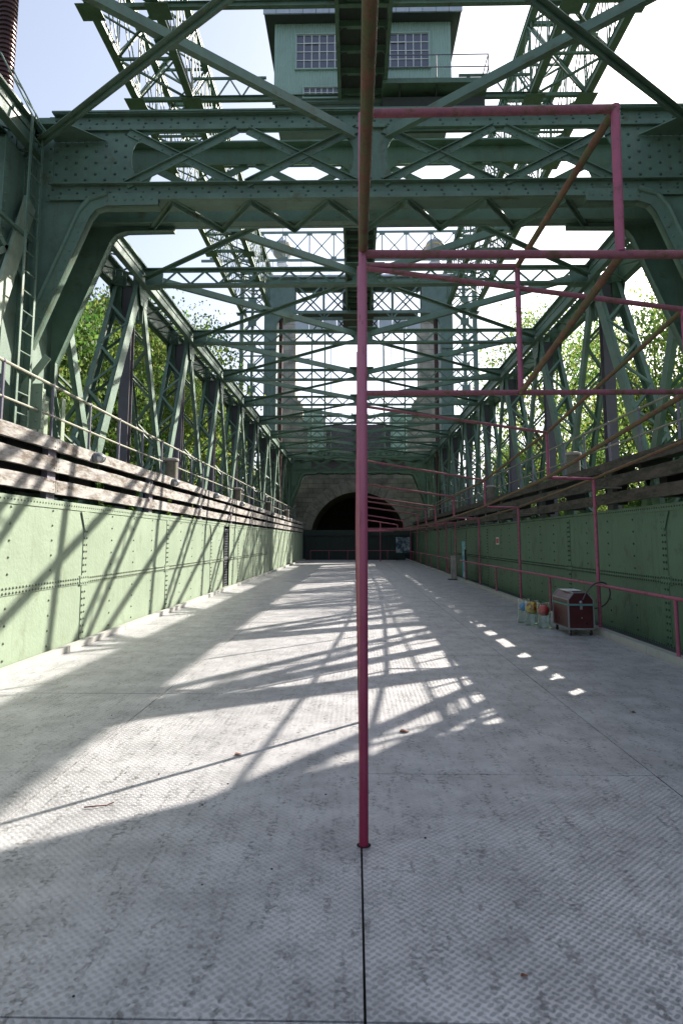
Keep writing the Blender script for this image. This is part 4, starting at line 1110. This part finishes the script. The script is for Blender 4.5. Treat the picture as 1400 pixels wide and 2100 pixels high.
# pink waist rail
T = thing('waist_rail', 'pink waist-high handrail along the right wall and across the far end', 'railing', (4.2, 12, 0))
def pipe2(nm, pts, r=.024):
    g = MB(); g.poly(pts, r, 12); return g.build(nm, 'pink', T, True)
pipe2('top_rail', [(4.17, 4, .85), (4.17, 12, .84), (4.17, 27.6, .80)], .026); pipe2('top_rail', [(4.17, 28.9, .80), (4.17, 55.6, .78), (-3.6, 55.6, .78)], .026)
for y in (6.3, 9.15, 14.95, 20.6, 26.2, 31, 38, 44, 50): pipe2('post', [(4.17, y, .83), (4.17, y, .02)], .026)
for x in (-3.6, -2.1, -.6, 1.0, 2.6): pipe2('post', [(x, 55.6, .78), (x, 55.6, 0)], .03)

# ============================================================ wall furniture on the right
T = thing('pedestal', 'grey-brown box pedestal on a dark foot by the right kerb', 'post', (4.03, 28.4, 0))
g = MB(); g.box(3.93, 4.12, 28.3, 28.5, .03, .98); g.build('box', 'bollardlid', T)
g = MB(); g.box(3.80, 4.13, 28.2, 28.62, .001, .035); g.build('foot', 'rubber', T)
T = thing('info_board', 'narrow turquoise information board beside a black post on the right', 'board', (4.33, 27.4, 0))
g = MB(); g.box(4.30, 4.325, 27.2, 27.85, .14, 1.56); g.build('panel', 'turq', T)
g = MB(); g.box(4.27, 4.33, 27.0, 27.06, 0, 1.25); g.build('post', 'rubber', T)
T = thing('wall_sign', 'small white sign with a red field on the right wall', 'sign', (4.84, 23.5, 1.5))
g = MB(); g.box(4.835, 4.845, 23.28, 23.75, 1.46, 1.70); g.build('plate', 'white', T)
g = MB(); g.box(4.829, 4.8345, 23.33, 23.70, 1.50, 1.66); g.build('red_field', 'signred', T)
T = thing('display_board', 'pale blue and white display board at the far right of the trough', 'board', (3.6, 54, .8))
g = MB(); 
for i in range(3): g.box(3.2+i*.37, 3.55+i*.37, 54, 54.04, .62, 1.85)
g.build('panel', 'bluewhite', T)
g = MB(); g.box(3.25, 3.29, 54.05, 54.09, 0, 1.8); g.box(4.2, 4.24, 54.05, 54.09, 0, 1.8); g.build('leg', 'rubber', T)

# ============================================================ trolley case
T = thing('trolley_case', 'maroon flight case on castors with chamfered lid by the right kerb', 'case', (3.82, 12.2, 0))
x0, x1, y0, y1 = 3.60, 4.02, 11.85, 12.75
g = MB(); g.box(x0, x1, y0, y1, .13, .50); g.build('body', 'maroon', T)
prof = [(x0, .525), (x1, .525), (x1, .60), (x1-.1, .72), (x0+.1, .72), (x0, .60)]
g = MB(); g.plate([prof], lambda a, b, d: (a, y0+d, b), y1-y0); lid = g.build('lid', 'maroon', T)
g = MB(); t = .018
for x in (x0, x1):
    for y in (y0, y1): g.box(x-t/2-.002, x+t/2+.002, y-t/2-.002, y+t/2+.002, .11, .52)
for z in (.12,):
    g.box(x0-t/2, x1+t/2, y0-t/2-.003, y0+.004, z-t/2, z+t/2); g.box(x0-t/2, x1+t/2, y1-.004, y1+t/2, z-t/2, z+t/2)
    for x in (x0, x1): g.box(x-t/2-.003, x+t/2+.003, y0, y1, z-t/2, z+t/2)
for y in (y0-.003, y1+.003):
    for a, b in zip(prof, prof[1:]+prof[:1]): g.beam((a[0], y, a[1]), (b[0], y, b[1]), t, t, (0, 1, 0))
for p in prof[2:]: g.beam((p[0], y0, p[1]), (p[0], y1, p[1]), t, t)
g.build('frame', 'alu', T)
g = MB(); g.box(x0-.012, x1+.012, y0-.014, y0-.001, .503, .522); g.box(x0-.013, x0-.001, y0, y1, .503, .522); g.build('seal_strip', 'teal', T)
g = MB(); g.box(3.79, 3.83, y0-.02, y0-.0035, .44, .50); g.riv((3.81, y0-.015, .56), (0, -1, 0), .03, .02, 10); g.riv((3.82, y0-.003, .30), (0, -1, 0), .012, .01, 8)
for x in (x0+.04, x1-.04):
    for z in (.17, .46): pass
g.build('latch', 'alu', T)
g = MB(); g.box(3.66, 3.90, 12.1, 12.5, .7305, .742); g.build('paper', 'white', lid)
for x in (x0+.04, x1-.04):
    for y in (y0+.06, y1-.06):
        g = MB(); g.tube((x-.015, y, .045), (x+.015, y, .045), .044, 16); wv = g.build('castor', 'rubber', T, True)
        g = MB(); g.beam((x-.02, y, .045), (x-.02, y, .115), .004, .03, (0, 1, 0)); g.beam((x+.02, y, .045), (x+.02, y, .115), .004, .03, (0, 1, 0)); g.box(x-.03, x+.03, y-.03, y+.03, .101, .11); g.build('fork', 'alu', wv)
g = MB(); ctl = [(3.84, 11.83, .60), (3.90, 11.82, .72), (4.02, 11.86, .84), (4.16, 11.93, .885), (4.28, 12.0, .87), (4.37, 12.05, .78), (4.40, 12.1, .66), (4.37, 12.2, .52), (4.28, 12.3, .43), (4.14, 12.4, .40), (4.03, 12.45, .40)]
pts = []
for i in range(len(ctl)-1):
    p0, p1, p2, p3 = [Vector(ctl[max(0, min(len(ctl)-1, i+k))]) for k in (-1, 0, 1, 2)]
    for t in (0, .25, .5, .75): pts.append(.5*((2*p1)+(p2-p0)*t+(2*p0-5*p1+4*p2-p3)*t*t+(3*p1-p0-3*p2+p3)*t**3))
pts.append(Vector(ctl[-1]))
g.poly(pts, .013, 8); tag(g.build('hose', 'hose', None, True), 'dark hose looping from the maroon case over the pink rail', 'hose')

# ============================================================ water cylinders and balls
cyls = [(3.30, 13.72, 'ballblue', 'blue ball floating in the rear left cylinder', 'clear water-filled cylinder at the back holding the blue ball', .085, .12),
        (3.35, 13.30, 'bally', 'yellow and red ball floating in the middle cylinder', 'clear water-filled cylinder in the middle holding the yellow ball', .115, .13),
        (3.47, 12.92, 'ballred', 'red ball resting on the water of the nearest cylinder', 'clear water-filled cylinder nearest the case holding the red ball', .10, .122)]
for x, y, bm_, bl_, cl_, br_, cr in cyls:
    T = thing('glass_cylinder', cl_, 'cylinder', (x, y, 0), 'clear water cylinders on the floor')
    g = MB(); h = .46; g.lathe((x, y, .003), [(.001, 0), (cr, 0), (cr, h), (cr-.006, h), (cr-.006, .012), (.001, .012)], 32); g.build('tube', 'glass', T, True)
    wl = .24; g = MB(); g.lathe((x, y, .016), [(.001, 0), (cr-.008, 0), (cr-.008, wl), (.001, wl)], 32); g.build('water', 'water', T, True)
    g = MB(); g.ball((x, y, wl+.016+br_*.62), br_, 24, 16); tag(g.build('ball', bm_, None, True), bl_, 'ball')

# ============================================================ litter on the floor
def leafobj(x, y, sz, lab, rz):
    g = MB(); n = 7; vs = []; 
    for i in range(n):
        t = i/(n-1); wd = math.sin(math.pi*t)**.7*.35+.02
        for sgn in (-1, 0, 1):
            X_ = (t-.5)*sz; Y_ = sgn*wd*sz; Z_ = .004+abs(sgn)*.18*sz*(.5+.5*math.sin(5*t))
            vs.append((x+X_*math.cos(rz)-Y_*math.sin(rz), y+X_*math.sin(rz)+Y_*math.cos(rz), Z_))
    fs = []
    for i in range(n-1):
        for c in (0, 1): fs.append((3*i+c, 3*i+c+1, 3*i+c+4, 3*i+c+3))
    g.add(vs, fs); tag(g.build('fallen_leaf', 'leafdry'), lab, 'leaf', 'dry leaves on the tread plate')
leafobj(.41, 5.98, .085, 'dark curled leaf just right of the near pink post', .1)
leafobj(-.88, 5.35, .06, 'brown leaf left of the near pink post in the sunlight', .6)
leafobj(2.6, 6.7, .07, 'pale brown leaf on the right floor plate', 1.2)
leafobj(-2.6, 4.05, .05, 'small leaf at the far left in the shadow', .3)
leafobj(.62, 2.75, .03, 'tiny dark leaf near the bottom of the picture right of the seam', .3)
g = MB(); g.poly([(-1.63, 4.30, .008), (-1.57, 4.30, .014), (-1.51, 4.33, .008), (-1.475, 4.37, .012)], .0035, 6); tag(g.build('twig', 'twig'), 'thin reddish twig lying on the sunlit floor at the left', 'twig')
g = MB()
for i in range(70):
    x = random.uniform(-3.9, 3.9); y = random.uniform(2.4, 16); r_ = random.uniform(.003, .008)
    g.ball((x, y, .003), r_, 6, 4, .5)
tag(g.build('debris', 'speck'), 'scattered dark specks and crumbs on the floor plates', kind='stuff')

# ============================================================ trees
def tree_mesh(seed, h, rw, leaf, nclu, nleaf, lsz):
    rnd = random.Random(seed)
    tr = MB(); p = Vector((0, 0, 0)); pts = [p.copy()]
    for i in range(6):
        p = p+Vector((rnd.uniform(-.25, .25), rnd.uniform(-.25, .25), h*.13)); pts.append(p.copy())
    for i in range(6): tr.tube(pts[i], pts[i+1], h*.022*(1-i*.13), 8, h*.022*(1-(i+1)*.13))
    cr = MB(); clus = []
    for i in range(nclu):
        t = rnd.random(); z = h*(.22+.76*t); rr = rw*math.sin(math.pi*min(1, .12+.82*t))**.6*math.sqrt(rnd.uniform(.15, 1)); a = rnd.uniform(0, 6.283)
        c = Vector((rr*math.cos(a), rr*math.sin(a), z)); clus.append(c)
        if i % 4 == 0:
            b = pts[min(5, max(1, int(t*6)))]; m = b.lerp(c, .5)+Vector((0, 0, -.3)); tr.tube(b, m, h*.007, 5, h*.004); tr.tube(m, c, h*.004, 5, h*.0015)
    for c in clus:
        cs = rnd.uniform(.45, 1.05)*rw*.24
        for j in range(nleaf):
            d = Vector((rnd.gauss(0, 1), rnd.gauss(0, 1), rnd.gauss(0, .75)))*cs*.62
            q = c+d; s_ = lsz*rnd.uniform(.6, 1.3)
            n = Vector((rnd.gauss(0, 1), rnd.gauss(0, 1), rnd.gauss(0.4, 1))).normalized(); u = n.cross(Vector((rnd.gauss(0,1), rnd.gauss(0,1), rnd.gauss(0,1)))).normalized(); v = n.cross(u)
            cr.add([q-u*s_*.5, q+v*s_*.32-n*s_*.05, q+u*s_*.5, q-v*s_*.32-n*s_*.05], [(0, 1, 2, 3)])
    return tr, cr
def fastbuild(mb, name, m, parent):
    me = bpy.data.meshes.new(name); me.from_pydata([tuple(v) for v in mb.v], [], mb.f); me.materials.append(MT[m])
    o = bpy.data.objects.new(name, me); COL.objects.link(o); o.parent = parent; o['_o'] = (0, 0, 0); return o
protos = []
for i, (sd_, h, rw, lf, nc, nl, ls) in enumerate([(1, 16, 5.6, 'leaf', 360, 150, .21), (2, 15, 5.2, 'leaf2', 340, 140, .21), (3, 17, 5.6, 'leaf', 230, 90, .20)]):
    T = thing('broadleaf_tree', 'x', 'tree', (0, 0, 0), 'trees beside the ship lift'); tr, cr = tree_mesh(sd_, h, rw, lf, nc, nl, ls)
    fastbuild(tr, 'trunk', 'bark', T); fastbuild(cr, 'crown', lf, T); protos.append(T)
# (x, y, proto, scale, label)
TR = [(-12.5, 21, 0, .74, 'sunlit yellow-green tree nearest the camera behind the left truss'),
      (-13.5, 29, 1, .93, 'darker green tree behind the left truss, second from the camera'),
      (-13, 36, 0, .98, 'yellow-green tree behind the middle of the left truss'),
      (-12.5, 45, 2, 1.05, 'loose yellow-green tree far back left of the truss'),
      (-17, 17.5, 1, .80, 'dark green tree at the left edge seen past the ladder'),
      (-17, 55, 1, 1.25, 'tall green tree left of the far tower leg'),
      (-12.5, 52, 0, .95, 'low yellow tree beside the far left tower leg'),
      (-21, 38, 2, 1.0, 'tall loose tree furthest left behind the first row'),
      (-11.5, 14.5, 1, .58, 'low dark shrubby tree behind the near left column'),
      (-11, 25, 1, .66, 'rounded dark green tree low behind the left truss'),
      (-20, 27, 0, .93, 'tall yellow tree at the back left beyond the darker one'),
      (15.5, 36, 2, .92, 'sparse pale tree behind the middle of the right truss'),
      (14.5, 50, 2, 1.12, 'loose light green tree far back on the right'),
      (18.5, 29, 1, .86, 'dark green tree behind the near right truss'),
      (20, 36, 2, 1.06, 'thin-leaved tree seen beside the right knee brace'),
      (14.5, 24, 0, .52, 'low yellow-green tree at the right edge behind the rail'),
      (14.5, 43, 1, .66, 'low dark tree right of the truss near the far tower'),
      (13.5, 31, 1, .50, 'small dark bushy tree low behind the right truss'),
      (14, 56, 1, .8, 'dark green tree beside the right tower leg'),
      (23, 60, 1, 1.0, 'green tree furthest back on the right')]
used = set()
for i, (x, y, k, sc, lab) in enumerate(TR):
    if k not in used: o = protos[k]; used.add(k); o.location = (x, y, -6.0); o['label'] = lab
    else: o = dup(protos[k], (x, y, -6.0), lab)
    s_ = sc*1.30; o.scale = (sc, sc, s_); o.rotation_euler = (0, 0, i*1.9)

for o in bpy.data.objects:
    if '_o' in o: del o['_o']
